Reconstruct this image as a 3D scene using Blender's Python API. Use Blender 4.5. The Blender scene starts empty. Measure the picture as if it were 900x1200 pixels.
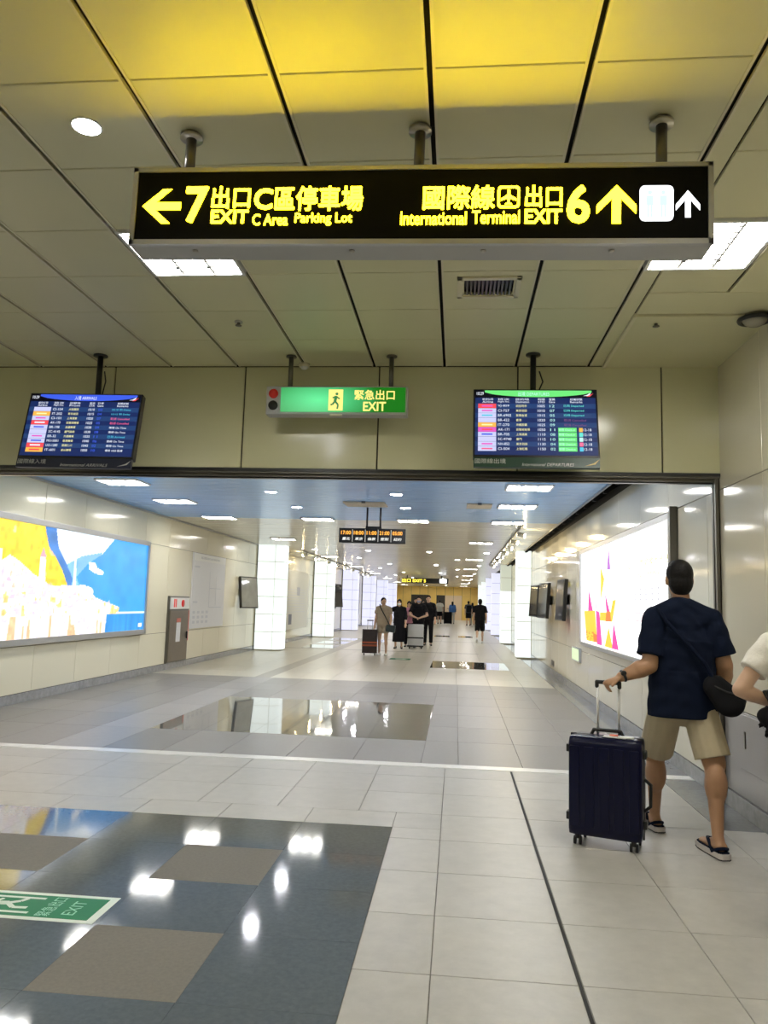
import bpy, bmesh, math, random
import numpy as np
from mathutils import Vector, Matrix
random.seed(7)
R_ = math.radians
C = bpy.context.scene.collection
scene = bpy.context.scene

# ------------------------------------------------------------------ camera, world, exposure
cam_d = bpy.data.cameras.new('camera')
cam = bpy.data.objects.new('camera', cam_d); C.objects.link(cam)
cam_d.sensor_fit = 'VERTICAL'; cam_d.sensor_height = 24.0
cam_d.lens = 24.0 * 900.0 / 1200.0
cam_d.clip_end = 300; cam_d.clip_start = 0.05
# camera axes written in world coordinates (right, up, back)
cr = Vector((0.99522987, 0.09336213, 0.02830223))
cu = -Vector((0.01710475, 0.11862482, -0.99279181))
cb = -Vector((-0.0960465, 0.98854017, 0.11646203))
m3 = Matrix((cr, cu, cb)).transposed()
cam.matrix_world = Matrix.Translation((0, 0, 1.5)) @ m3.to_4x4()
scene.camera = cam
w = bpy.data.worlds.new('station_air'); scene.world = w; w.use_nodes = True
w.node_tree.nodes['Background'].inputs[0].default_value = (0.95, 0.97, 1.0, 1)
w.node_tree.nodes['Background'].inputs[1].default_value = 0.35
vs = scene.view_settings
vs.view_transform = 'Standard'; vs.look = 'None'; vs.gamma = 1.0; vs.use_curve_mapping = False
vs.exposure = 0.18
scene.cycles.max_bounces = 8
scene.cycles.sample_clamp_indirect = 6.0
scene.cycles.caustics_reflective = False
LAMP = 85.0        # luminance of the fluorescent troffers
DOWN = 200.0       # luminance of the round downlights

# ------------------------------------------------------------------ materials
MATS = {}
def mat(name, col, rough=0.5, metal=0.0, spec=0.5, emit=None, es=0.0, noise=0.0, nscale=30.0, rnd=0.0, bump=0.0, aniso=0.0, coat=0.0, rvar=0.0):
    if name in MATS: return MATS[name]
    m = bpy.data.materials.new(name); m.use_nodes = True
    nt = m.node_tree; p = nt.nodes['Principled BSDF']
    p.inputs['Base Color'].default_value = (*col, 1)
    p.inputs['Roughness'].default_value = rough
    p.inputs['Metallic'].default_value = metal
    p.inputs['Specular IOR Level'].default_value = spec
    if coat: p.inputs['Coat Weight'].default_value = coat; p.inputs['Coat Roughness'].default_value = 0.06
    if emit is not None:
        p.inputs['Emission Color'].default_value = (*emit, 1); p.inputs['Emission Strength'].default_value = es
    L = nt.links
    if noise or rnd or bump or rvar:
        tc = nt.nodes.new('ShaderNodeTexCoord'); oi = nt.nodes.new('ShaderNodeObjectInfo')
        add = nt.nodes.new('ShaderNodeVectorMath'); add.operation = 'ADD'
        sc = nt.nodes.new('ShaderNodeVectorMath'); sc.operation = 'SCALE'; sc.inputs['Scale'].default_value = 37.0
        cmb = nt.nodes.new('ShaderNodeCombineXYZ')
        for k in range(3): L.new(oi.outputs['Random'], cmb.inputs[k])
        L.new(cmb.outputs[0], sc.inputs[0]); L.new(tc.outputs['Object'], add.inputs[0]); L.new(sc.outputs[0], add.inputs[1])
        nz = nt.nodes.new('ShaderNodeTexNoise'); nz.inputs['Scale'].default_value = nscale; nz.inputs['Detail'].default_value = 6
        nz.inputs['Roughness'].default_value = 0.65
        L.new(add.outputs[0], nz.inputs['Vector'])
        # factor = 1 + noise*(n-.5)*2 + rnd*(r-.5)*2
        a = nt.nodes.new('ShaderNodeMath'); a.operation = 'MULTIPLY_ADD'; a.inputs[1].default_value = 2*noise; a.inputs[2].default_value = 1-noise-rnd
        L.new(nz.outputs[0], a.inputs[0])
        b = nt.nodes.new('ShaderNodeMath'); b.operation = 'MULTIPLY_ADD'; b.inputs[1].default_value = 2*rnd
        L.new(oi.outputs['Random'], b.inputs[0]); L.new(a.outputs[0], b.inputs[2])
        mul = nt.nodes.new('ShaderNodeVectorMath'); mul.operation = 'SCALE'; mul.inputs[0].default_value = col
        L.new(b.outputs[0], mul.inputs['Scale']); L.new(mul.outputs[0], p.inputs['Base Color'])
        if bump:
            bp = nt.nodes.new('ShaderNodeBump'); bp.inputs['Strength'].default_value = bump; bp.inputs['Distance'].default_value = 0.01
            L.new(nz.outputs[0], bp.inputs['Height']); L.new(bp.outputs[0], p.inputs['Normal'])
        if rvar:
            rr = nt.nodes.new('ShaderNodeMath'); rr.operation = 'MULTIPLY_ADD'; rr.inputs[1].default_value = 2*rvar; rr.inputs[2].default_value = rough-rvar
            L.new(nz.outputs[0], rr.inputs[0]); L.new(rr.outputs[0], p.inputs['Roughness'])
    MATS[name] = m
    return m
def emat(name, col, s, base=None):
    return mat(name, base or (0.02, 0.02, 0.02), rough=0.4, spec=0.2, emit=col, es=s)

M_grout = mat('grout', (0.22, 0.21, 0.19), 0.8)
M_pale = mat('pale_granite', (0.47, 0.455, 0.42), 0.36, noise=0.22, nscale=9, rnd=0.05, rvar=0.1)
M_dark = mat('dark_granite', (0.115, 0.130, 0.138), 0.065, spec=0.45, noise=0.30, nscale=40, rnd=0.02)
M_brown = mat('brown_granite', (0.17, 0.155, 0.13), 0.6, noise=0.3, nscale=60)
M_grey = mat('grey_granite', (0.215, 0.205, 0.19), 0.36, noise=0.15, nscale=20, rnd=0.1, rvar=0.08)
M_greyl = mat('light_grey_granite', (0.29, 0.28, 0.27), 0.36, noise=0.15, nscale=20, rnd=0.06)
M_mirror = mat('polished_granite', (0.12, 0.12, 0.11), 0.025, spec=0.95, noise=0.2, nscale=50, coat=0.6)
M_strip = mat('polished_strip', (0.22, 0.23, 0.24), 0.09, spec=0.8, noise=0.3, nscale=25, rnd=0.06)
M_far = mat('beige_granite', (0.50, 0.47, 0.39), 0.30, noise=0.1, nscale=10, rnd=0.05)
M_band = mat('taupe_granite', (0.30, 0.275, 0.23), 0.35, noise=0.15, nscale=20)
M_whiteline = mat('pale_threshold', (0.92, 0.91, 0.88), 0.25)
M_black = mat('black_paint', (0.012, 0.012, 0.012), 0.35)
M_rubber = mat('black_rubber', (0.02, 0.02, 0.02), 0.7)
M_ceil = mat('cream_metal_ceiling', (0.70, 0.67, 0.43), 0.42, spec=0.6, noise=0.03, nscale=3, rnd=0.03)
M_lip = mat('ceiling_lip', (0.74, 0.69, 0.50), 0.3)
M_plenum = mat('plenum_dark', (0.05, 0.045, 0.035), 0.9)
M_beam = mat('lintel_panel', (0.70, 0.685, 0.45), 0.16, spec=0.6, noise=0.03, nscale=2, rnd=0.03)
M_wallL = mat('cream_enamel', (0.78, 0.735, 0.56), 0.11, spec=0.6, rnd=0.02)
M_wallR = mat('ivory_enamel', (0.70, 0.66, 0.53), 0.08, spec=0.8, rnd=0.02)
M_base = mat('grey_marble', (0.30, 0.30, 0.30), 0.12, noise=0.4, nscale=14, rnd=0.1)
M_blue = mat('blue_ceiling', (0.30, 0.57, 1.0), 0.24, metal=0.0, spec=0.4, rnd=0.02)
M_cceil = mat('white_ceiling', (0.68, 0.66, 0.56), 0.22, spec=0.6, rnd=0.03)
M_steel = mat('brushed_steel', (0.45, 0.43, 0.39), 0.3, metal=0.9, noise=0.1, nscale=60)
M_dsteel = mat('dark_steel', (0.16, 0.15, 0.13), 0.35, metal=0.8)
M_alu = mat('grey_aluminium', (0.50, 0.50, 0.50), 0.35, metal=0.6)
M_grey_paint = mat('grey_paint', (0.45, 0.45, 0.45), 0.45)
M_white = mat('white_paint', (0.8, 0.8, 0.78), 0.4)
M_offw = mat('offwhite_board', (0.72, 0.72, 0.74), 0.3)
M_face = mat('black_acrylic', (0.004, 0.004, 0.004), 0.3, spec=0.1)
M_yel = emat('sign_yellow', (1.0, 0.72, 0.006), 28.0)
M_wlit = emat('sign_white', (0.95, 0.97, 1.0), 3.0)
M_cyanlit = emat('sign_cyan', (0.15, 0.6, 0.9), 1.0)
M_tube = emat('troffer_tube', (1.0, 0.97, 0.89), LAMP*0.55, (0.8, 0.8, 0.8))
M_ctube = emat('corridor_tube', (1.0, 0.97, 0.90), LAMP*0.46, (0.8, 0.8, 0.8))
M_down = emat('downlight_glow', (0.93, 0.93, 1.0), DOWN, (0.8, 0.8, 0.8))
M_warm = emat('warm_spot', (1.0, 0.78, 0.42), DOWN, (0.8, 0.8, 0.8))
M_pil = emat('pillar_glass', (0.92, 1.0, 0.97), 0.85, (0.35, 0.37, 0.36))
M_pill = emat('pillar_glass_lavender', (0.80, 0.82, 1.0), 0.85, (0.3, 0.3, 0.36))
M_pild = emat('pillar_glass_dim', (0.80, 0.86, 0.72), 0.55, (0.3, 0.32, 0.28))
M_pcore = mat('pillar_frame', (0.33, 0.29, 0.18), 0.4)
M_glassblk = mat('screen_glass', (0.02, 0.02, 0.025), 0.08, spec=0.8)
M_skin = mat('skin', (0.40, 0.22, 0.12), 0.5, noise=0.06, nscale=8)
M_skinl = mat('skin_light', (0.62, 0.40, 0.28), 0.5, noise=0.06, nscale=8)
M_hair = mat('black_hair', (0.012, 0.011, 0.011), 0.55, noise=0.4, nscale=90, bump=0.3)
M_navy = mat('navy_cotton', (0.005, 0.009, 0.024), 0.85, noise=0.3, nscale=12, bump=0.25)
M_khaki = mat('khaki_cotton', (0.50, 0.43, 0.30), 0.85, noise=0.12, nscale=10, bump=0.2)
M_blackc = mat('black_cloth', (0.010, 0.010, 0.012), 0.85, noise=0.3, nscale=15)
M_whitec = mat('white_knit', (0.75, 0.72, 0.66), 0.85, noise=0.08, nscale=60, bump=0.3)
M_beigec = mat('taupe_cotton', (0.40, 0.33, 0.26), 0.85)
M_pinkc = mat('pink_cotton', (0.62, 0.28, 0.36), 0.85)
M_bluec = mat('blue_jacket', (0.05, 0.12, 0.28), 0.8)
M_greyc = mat('grey_cotton', (0.42, 0.42, 0.40), 0.85)
M_brownc = mat('brown_cotton', (0.30, 0.20, 0.12), 0.85)
M_mask = mat('mask_white', (0.8, 0.82, 0.82), 0.8)
M_maskb = mat('mask_blue', (0.32, 0.36, 0.55), 0.8)
M_eye = mat('eye_dark', (0.02, 0.015, 0.01), 0.2)
M_lipm = mat('lips', (0.42, 0.16, 0.12), 0.5)
for m_ in (M_hair, M_navy, M_khaki, M_blackc, M_whitec, M_beigec, M_pinkc, M_bluec, M_greyc): m_.node_tree.nodes['Principled BSDF'].inputs['Specular IOR Level'].default_value = 0.12
M_case = mat('navy_polycarbonate', (0.002, 0.003, 0.024), 0.28, spec=0.25)
M_sole = mat('pale_sole', (0.6, 0.55, 0.52), 0.7)

# ------------------------------------------------------------------ helpers
class MB:
    def __init__(s): s.bm = bmesh.new()
    def box(s, c, size, rot=None, bev=0.0):
        t = bmesh.new(); bmesh.ops.create_cube(t, size=1)
        bmesh.ops.scale(t, vec=size, verts=t.verts)
        if bev: bmesh.ops.bevel(t, geom=t.edges[:], offset=bev, segments=2, affect='EDGES', profile=0.7)
        mt = Matrix.Translation(c)
        if rot is not None: mt = mt @ rot.to_4x4()
        bmesh.ops.transform(t, matrix=mt, verts=t.verts)
        s._merge(t); return s
    def bx(s, x0, x1, y0, y1, z0, z1, bev=0.0):
        return s.box(((x0+x1)/2, (y0+y1)/2, (z0+z1)/2), (abs(x1-x0), abs(y1-y0), abs(z1-z0)), None, bev)
    def _merge(s, t):
        vm = [s.bm.verts.new(v.co) for v in t.verts]
        t.verts.index_update()
        for f in t.faces:
            try: s.bm.faces.new([vm[v.index] for v in f.verts])
            except ValueError: pass
        t.free()
    def limb(s, p0, p1, r0, r1, ku=1.0, kv=1.0, n=14, flat=False, udir=(1, 0, 0)):
        p0 = Vector(p0); p1 = Vector(p1); d = p1-p0; Ln = d.length
        if Ln < 1e-6: d = Vector((0, 0, 1)); Ln = 1e-6
        d.normalize(); u = Vector(udir); u = u - d*u.dot(d)
        if u.length < 1e-3: u = Vector((0, 1, 0)); u = u - d*u.dot(d)
        u.normalize(); v = d.cross(u)
        prof = []
        if flat: prof = [(0, r0), (Ln, r1)]
        else:
            for k in range(5):
                a = math.pi/2*(k/5); prof.append((-r0*math.cos(a)*0.999, r0*math.sin(a) if k else 0.0))
            prof += [(0, r0), (Ln, r1)]
            for k in range(1, 6):
                a = math.pi/2*(k/5); prof.append((Ln+r1*math.sin(a), r1*math.cos(a) if k < 5 else 0.0))
        rings = []
        for (h, r) in prof:
            c = p0+d*h
            if r < 1e-5: rings.append([s.bm.verts.new(c)])
            else: rings.append([s.bm.verts.new(c+u*(math.cos(2*math.pi*i/n)*r*ku)+v*(math.sin(2*math.pi*i/n)*r*kv)) for i in range(n)])
        for a, b in zip(rings, rings[1:]):
            for i in range(n):
                j = (i+1) % n
                if len(a) == 1 and len(b) == 1: continue
                if len(a) == 1: s.bm.faces.new([a[0], b[j], b[i]])
                elif len(b) == 1: s.bm.faces.new([a[i], a[j], b[0]])
                else: s.bm.faces.new([a[i], a[j], b[j], b[i]])
        if len(rings[0]) > 1: s.bm.faces.new(list(reversed(rings[0])))
        if len(rings[-1]) > 1: s.bm.faces.new(rings[-1])
        return s
    def cyl(s, p0, p1, r, r1=None, n=16): return s.limb(p0, p1, r, r if r1 is None else r1, n=n, flat=True)
    def ell(s, c, r, rot=None, n=14):
        t = bmesh.new(); bmesh.ops.create_uvsphere(t, u_segments=n, v_segments=max(6, n*2//3), radius=1)
        mt = Matrix.Translation(c)
        if rot is not None: mt = mt @ rot.to_4x4()
        mt = mt @ Matrix.Diagonal((*r, 1))
        bmesh.ops.transform(t, matrix=mt, verts=t.verts); s._merge(t); return s
    def tube(s, pts, r, n=8):
        for a, b in zip(pts, pts[1:]): s.limb(a, b, r, r, n=n)
        return s
    def prism(s, pts, ext):          # planar outline (3-D points) extruded by vector
        e = Vector(ext)
        a = [s.bm.verts.new(Vector(p)) for p in pts]; b = [s.bm.verts.new(Vector(p)+e) for p in pts]
        s.bm.faces.new(a); s.bm.faces.new(list(reversed(b)))
        for i in range(len(a)):
            j = (i+1) % len(a); s.bm.faces.new([a[j], a[i], b[i], b[j]])
        return s
    def ring(s, c, axis, R, r, n=28, m=8, a0=0, a1=2*math.pi):
        ax = Vector(axis).normalized(); u = ax.orthogonal().normalized(); v = ax.cross(u); c = Vector(c)
        pts = [c+u*(R*math.cos(a0+(a1-a0)*i/n))+v*(R*math.sin(a0+(a1-a0)*i/n)) for i in range(n+1)]
        return s.tube(pts, r, m)
    def mesh(s, name):
        bmesh.ops.recalc_face_normals(s.bm, faces=s.bm.faces)
        me = bpy.data.meshes.new(name); s.bm.to_mesh(me); s.bm.free(); return me
    def build(s, name, m, parent=None, smooth=False):
        return link(s.mesh(name), name, m, parent, smooth)
def link(me, name, m, parent=None, smooth=False):
    if m is not None and not me.materials: me.materials.append(m)
    if smooth:
        for p in me.polygons: p.use_smooth = True
    o = bpy.data.objects.new(name, me); C.objects.link(o)
    if parent is not None:
        o.parent = parent
        # geometry is written in world coordinates unless the thing says it is local
        if not root_local(parent): o.location = -wloc(parent)
    return o
LOCAL = set()
def top(o):
    while o.parent is not None: o = o.parent
    return o
def root_local(o): return top(o).name in LOCAL
def wloc(o):
    v = Vector(o.location)
    while o.parent is not None:
        o = o.parent; v += Vector(o.location)
    return v
def thing(name, label, cat, loc=(0, 0, 0), group=None, local=False, rz=0):
    o = bpy.data.objects.new(name, None); C.objects.link(o)
    o.empty_display_size = 0.1
    o.location = loc; o.rotation_euler = (0, 0, rz); o['label'] = label; o['category'] = cat
    if group: o['group'] = group
    if local: LOCAL.add(o.name)
    return o
def tag(o, label, cat, group=None):
    o['label'] = label; o['category'] = cat
    if group: o['group'] = group
    return o
def dup(root, loc, label=None, group=None, rz=None):
    r = root.copy(); C.objects.link(r); r.location = loc
    if rz is not None: r.rotation_euler = (0, 0, rz)
    if label: r['label'] = label
    if group: r['group'] = group
    if root.name in LOCAL: LOCAL.add(r.name)
    for ch in list(root.children):
        c = ch.copy(); C.objects.link(c); c.parent = r
        for g in list(ch.children):
            d = g.copy(); C.objects.link(d); d.parent = c
    return r
PC = {}
def piece(name, x0, x1, y0, y1, z0, z1, m, parent, bev=0.0):
    sx, sy, sz = round(x1-x0, 4), round(y1-y0, 4), round(z1-z0, 4)
    k = (sx, sy, sz, m.name, bev)
    if k not in PC:
        mb = MB()
        t = bmesh.new(); bmesh.ops.create_cube(t, size=1); bmesh.ops.scale(t, vec=(sx, sy, sz), verts=t.verts)
        if bev: bmesh.ops.bevel(t, geom=t.edges[:], offset=bev, segments=1, affect='EDGES')
        mb._merge(t); me = mb.mesh(name); me.materials.append(m); PC[k] = me
    o = bpy.data.objects.new(name, PC[k]); C.objects.link(o)
    o.parent = parent; o.location = Vector(((x0+x1)/2, (y0+y1)/2, (z0+z1)/2)) - (wloc(parent) if not root_local(parent) else Vector())
    return o
def structure(o): o['kind'] = 'structure'; return o
def shell(name, boxes, m):
    mb = MB()
    for b in boxes: mb.bx(*b)
    return structure(mb.build(name, m))
_tc = {}; _tcb = {}
def txt(body, origin, ux, uy, wd, ht, name, m, parent, depth=0.003, bold=0.0, shear=0.0):
    """lettering as a mesh: origin = lower left corner, ux/uy = reading and up direction, fitted to wd x ht"""
    k = (body, bold, shear)
    if k not in _tc:
        cu_ = bpy.data.curves.new('lettering', 'FONT'); cu_.body = body; cu_.shear = shear
        cu_.resolution_u = 3; cu_.extrude = 0.5; cu_.align_x = 'CENTER' if '\n' in body else 'LEFT'
        ob = bpy.data.objects.new('lettering', cu_); C.objects.link(ob)
        dg = bpy.context.evaluated_depsgraph_get()
        me = bpy.data.meshes.new_from_object(ob.evaluated_get(dg))
        bpy.data.objects.remove(ob); bpy.data.curves.remove(cu_)
        _tc[k] = me
    if bold and k not in _tcb:
        bm_ = bmesh.new(); d_ = bold*.8
        for sx_, sy_ in ((0, 0), (d_, 0), (-d_, 0), (0, d_), (0, -d_), (d_*.7, d_*.7), (-d_*.7, d_*.7), (d_*.7, -d_*.7), (-d_*.7, -d_*.7)):
            t_ = _tc[k].copy(); t_.transform(Matrix.Translation((sx_, sy_, 0))); bm_.from_mesh(t_); bpy.data.meshes.remove(t_)
        m_ = bpy.data.meshes.new('lettering'); bm_.to_mesh(m_); bm_.free(); _tcb[k] = m_
    me = (_tcb[k] if bold else _tc[k]).copy()
    n = len(me.vertices); a = np.zeros(n*3); me.vertices.foreach_get('co', a); a = a.reshape(-1, 3)
    lo = a.min(0); hi = a.max(0); a = (a-lo)/np.maximum(hi-lo, 1e-6)
    ux = np.array(ux, float); uy = np.array(uy, float); ux /= np.linalg.norm(ux); uy /= np.linalg.norm(uy)
    nn = np.cross(ux, uy)
    p = np.array(origin)+a[:, :1]*wd*ux+a[:, 1:2]*ht*uy+a[:, 2:3]*depth*nn
    me.vertices.foreach_set('co', p.reshape(-1)); me.update()
    me.materials.clear()
    return link(me, name, m, parent)
def remesh(mb, voxel, iters=4, fac=0.5):
    me = mb.mesh('form'); ob = bpy.data.objects.new('form', me); C.objects.link(ob)
    r = ob.modifiers.new('r', 'REMESH'); r.mode = 'VOXEL'; r.voxel_size = voxel
    sm = ob.modifiers.new('s', 'SMOOTH'); sm.factor = fac; sm.iterations = iters
    dg = bpy.context.evaluated_depsgraph_get()
    out = bpy.data.meshes.new_from_object(ob.evaluated_get(dg))
    bpy.data.objects.remove(ob); bpy.data.meshes.remove(me)
    for p in out.polygons: p.use_smooth = True
    return out

# ================================================================== SETTING
XL, XR = -5.9, 2.15           # corridor walls
ZN, ZC = 3.55, 3.10           # ceilings: hall near the camera, corridor
YB, YE = 6.5, 73.5            # lintel plane, far end wall
# ---- floor
floor = shell('floor', [(-9.2, 2.4, -7.2, 76, -0.12, -0.006)], M_grout)
G = 0.0022
def tile(x0, x1, y0, y1, m, name='tile'):
    g = 0.0008 if m in (M_dark, M_brown, M_mirror) else G
    return piece(name, x0+g, x1-g, y0+g, y1-g, -0.03, 0.0, m, floor, 0.0 if m in (M_dark, M_brown, M_mirror) else 0.0015)
ysn = [5.73-0.6*k for k in range(9, -1, -1)]           # .33 ... 5.73
xp = [-0.08, 0.512, 1.12, 1.84, 2.15]
for i in range(len(ysn)-1):
    for a, b in zip(xp, xp[1:]):
        if b > 2.1 : tile(a, b, ysn[i], ysn[i+1], M_pale)
        else: tile(a+(0.016 if abs(a-0.512) < 1e-6 else 0), b, ysn[i], ysn[i+1], M_pale)
    if ysn[i+1] < 5.4: tile(-0.405, -0.08, ysn[i], ysn[i+1], M_pale)
tile(-0.405, -0.08, 5.365, 5.73, M_pale); tile(-0.405, -0.08, 5.13, 5.365, M_pale)
for y0, y1 in ((5.73, 6.33), (6.33, 6.93), (6.93, 7.315)):
    for a, b in zip(xp[:-2], xp[1:-1]): tile(a+(0.016 if abs(a-0.512) < 1e-6 else 0), b, y0, y1, M_pale)
    tile(1.84, 2.15, y0, y1, M_strip)
    for k in range(9): tile(-0.08-0.6*(k+1), -0.08-0.6*k, y0, y1, M_pale)
for k in range(9):
    x1 = -0.405-0.605*k; tile(x1-0.605, x1, 5.365, 5.73, M_pale)
xd = [-0.405, -1.015, -1.615, -2.235, -2.83, -3.44, -4.05]
yd = [5.365, 4.76, 4.17, 3.572, 2.965, 2.36, 1.75, 1.15]
for i in range(len(xd)-1):
    for j in range(len(yd)-1):
        br = i in (1, 3, 5) and j in (1, 3, 5)
        br = br and not (i == 5)
        tile(xd[i+1], xd[i], yd[j+1], yd[j], M_brown if br else M_dark, 'inlay_tile')
piece('expansion_joint', 0.5142, 0.5258, 0.33, 7.31, -0.02, -0.002, M_rubber, floor)
piece('threshold_strip', -5.9, 2.15, 7.32, 7.475, -0.02, 0.002, M_whiteline, floor, 0.001)
# grey band between the threshold and the beige corridor floor
ygs = [7.48+0.6075*k for k in range(13)]; ygs[-1] = 14.75
xg = [1.84, 1.24, 0.64, 0.04, -0.31, -0.96, -1.61, -2.26, -2.85, -3.45, -4.05, -4.65, -5.25, -5.9]
yg2 = [7.48, 8.695, 9.71, 10.73, 11.745, 12.75, 13.75, 14.75]
for i in range(len(xg)-1):
    for j in range(7):
        if 1 <= j <= 3 and 4 <= i <= 8: tile(xg[i+1], xg[i], yg2[j], yg2[j+1], M_mirror, 'polished_tile')
        else: tile(xg[i+1], xg[i], yg2[j], yg2[j+1], M_greyl if i == 9 else M_grey)
ys = [7.48, 8.7, 9.9, 11.1, 12.3, 13.5, 14.75]
for a, b in zip(ys, ys[1:]): tile(1.84, 2.15, a, b, M_strip, 'border_tile')
for k in range(16): tile(1.84, 2.15, 14.75+1.2*k, 14.75+1.2*(k+1), M_strip, 'border_tile')
# beige corridor floor: tiles as far as they can be told apart, slabs beyond
xf = [1.84, 1.26, 0.64, 0.02, -0.6, -1.2, -1.8, -2.4, -3.0, -3.55, -3.85, -4.45, -5.1, -5.9]
for j in range(6):
    y0 = 14.75+1.2*j
    for i in range(len(xf)-1):
        m = M_band if i == 9 else M_far
        nm = 'tile'
        if j in (3, 4) and i in (1, 2, 3): m = M_mirror if i in (1, 2, 3) else m; nm = 'polished_tile'
        if nm == 'polished_tile':
            if j == 3: tile(xf[i+1], xf[i], 18.35, 20.55, m, nm)
            continue
        y1 = y0+1.2
        tile(xf[i+1], xf[i], y0, y1, m, nm)
for i in (1, 2, 3):
    tile(xf[i+1], xf[i], 20.55, 20.75, M_far)
mb = MB()
y = 21.95
while y < YE:
    for i in range(len(xf)-1):
        if i == 9: continue
        mb.bx(xf[i+1]+.003, xf[i]-.003, y+.003, min(y+1.2, YE)-.003, -0.03, 0)
    y += 1.2
o = mb.build('far_tiles', M_far, floor); o['kind'] = 'stuff'
piece('taupe_band', -3.85, -3.55, 21.95, YE, -0.03, 0.0, M_band, floor)
piece('border_tile', 1.84, 2.15, 33.95, YE, -0.03, 0.0, M_strip, floor)
piece('cross_band', -5.9, 0.7, 23.9, 24.15, -0.02, 0.0015, M_band, floor)
piece('cross_band', -5.9, 1.84, 31.0, 31.2, -0.02, 0.0015, M_band, floor)
for x0, x1 in ((-1.0, -0.3), (0.1, 0.75)): piece('polished_tile', x0, x1, 35.5, 37.0, -0.02, 0.002, M_mirror, floor)
piece('polished_tile', -3.5, -2.7, 29.0, 31.0, -0.02, 0.0018, M_mirror, floor)
for k in range(3): piece('polished_tile', -4.9+0.0*k, -3.87, 24.4+2.6*k, 26.2+2.6*k, -0.02, 0.0018, M_mirror, floor)

# ---- ceiling of the hall by the camera: cream metal trays with dark slots lengthwise
ceil1 = shell('ceiling', [(-9.2, 2.4, -7.2, 6.9, 3.62, 3.7)], M_plenum)
P = 0.612
xs0 = 1.085
LAMPCELLS = {}
def tray(x0, x1, y0, y1, parent, m=M_ceil):
    piece('ceiling_panel', x0+0.011, x1-0.011, y0+0.003, y1-0.003, ZN, ZN+0.02, m, parent, 0.003)
def lips(x0, x1, y0, y1):
    pass
cells_lamp = {(4, 2), (-1, 2)}     # filled below (column, row)
for c in range(-1, 12):
    for r in range(-3, 7):
        x1 = xs0-P*c; x0 = x1-P; y0 = 2.745+P*(r); y1 = min(y0+P, YB)
        if c == -1: continue
        if y1 - y0 < 0.05: continue
        if (c, r) in ((4, 2),): continue        # troffer
        if (c, r) in ((1, 3),): continue        # vent tray
        tray(x0, x1, y0, y1, ceil1)
# lips: the bright rolled edge on either side of each dark slot
for c in range(0, 13):
    x = xs0-P*c
    mb = MB()
    for sx in (-1, 1): mb.bx(x+sx*0.017-0.006, x+sx*0.017+0.006, 0.9, YB-0.01, ZN-0.004, ZN+0.012)
    mb.build('panel_lip', M_lip, ceil1)
piece('ceiling_panel', 1.104, 1.20, 0.9, YB, ZN, ZN+0.02, M_ceil, ceil1)
piece('ceiling_panel', 1.215, 2.16, 4.95, 5.32, ZN, ZN+0.02, M_ceil, ceil1, 0.003)
piece('ceiling_panel', 1.215, 2.16, 5.335, YB, ZN-0.012, ZN+0.02, M_ceil, ceil1, 0.003)
piece('panel_lip', 1.2, 1.225, 5.32, YB, ZN-0.02, ZN+0.01, M_lip, ceil1)
for k in range(6): piece('ceiling_panel', 1.72, 2.16, 1.2+0.625*k, 1.82+0.625*k, ZN, ZN+0.02, M_ceil, ceil1, 0.003)
for k in range(7):
    y0 = 2.745-P*3+P*k
    if k == 5: continue
    piece('ceiling_panel', 1.215, 1.70, y0+.003, min(y0+P, 4.94)-.003, ZN, ZN+0.02, M_ceil, ceil1, 0.003)
o = MB().bx(-9.2, 2.2, -7, 0.88, ZN, ZN+0.02).build('ceiling_panel', M_ceil, ceil1)
o = MB().bx(-9.2, xs0-P*12-0.02, 0.9, YB, ZN, ZN+0.02).build('ceiling_panel', M_ceil, ceil1)

# ---- ceiling of the corridor: blue planks, then white planks
ceil2 = shell('ceiling_corridor', [(-6.1, 2.4, 6.95, 76, 3.45, 3.55)], M_plenum)
XS = 1.93                                   # the dark slot runs between here and the right wall
y = 6.95; k = 0
while y < 15.0:
    piece('ceiling_plank', XL+0.03, XS, y+0.003, y+0.3-0.003, ZC, ZC+0.02, M_blue, ceil2, 0.003); y += 0.3
y0 = y
while y < 34:
    dark_gap = 0.02 if int(round((y-y0)/0.6)) % 5 == 2 else 0.004
    piece('ceiling_plank', XL+0.03, XS, y+dark_gap, y+0.6-0.004, ZC, ZC+0.02, M_cceil, ceil2, 0.003); y += 0.6
mb = MB()
while y < YE:
    mb.bx(XL+0.03, XS, y+0.01, y+1.19, ZC, ZC+0.02); y += 1.2
o = mb.build('far_planks', M_cceil, ceil2); o['kind'] = 'stuff'
piece('shadow_trim', XL, XL+0.03, 6.95, YE, ZC-0.03, ZC+0.02, M_grey_paint, ceil2)
piece('slot_edge', XS, XS+0.012, 6.95, YE, ZC-0.03, ZC+0.06, M_grey_paint, ceil2)
for k in range(34):
    yy = 7.3+0.8*k
    MB().prism([(XS+0.02, yy, 3.04), (XS+0.07, yy, 3.04), (XR+0.02, yy, 3.16), (XR+0.02, yy, 3.22), (XS+0.02, yy, 3.12)], (0, 0.03, 0)).build('slot_bracket', M_black, ceil2)
for o_ in [ceil1, ceil2]: pass

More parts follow.
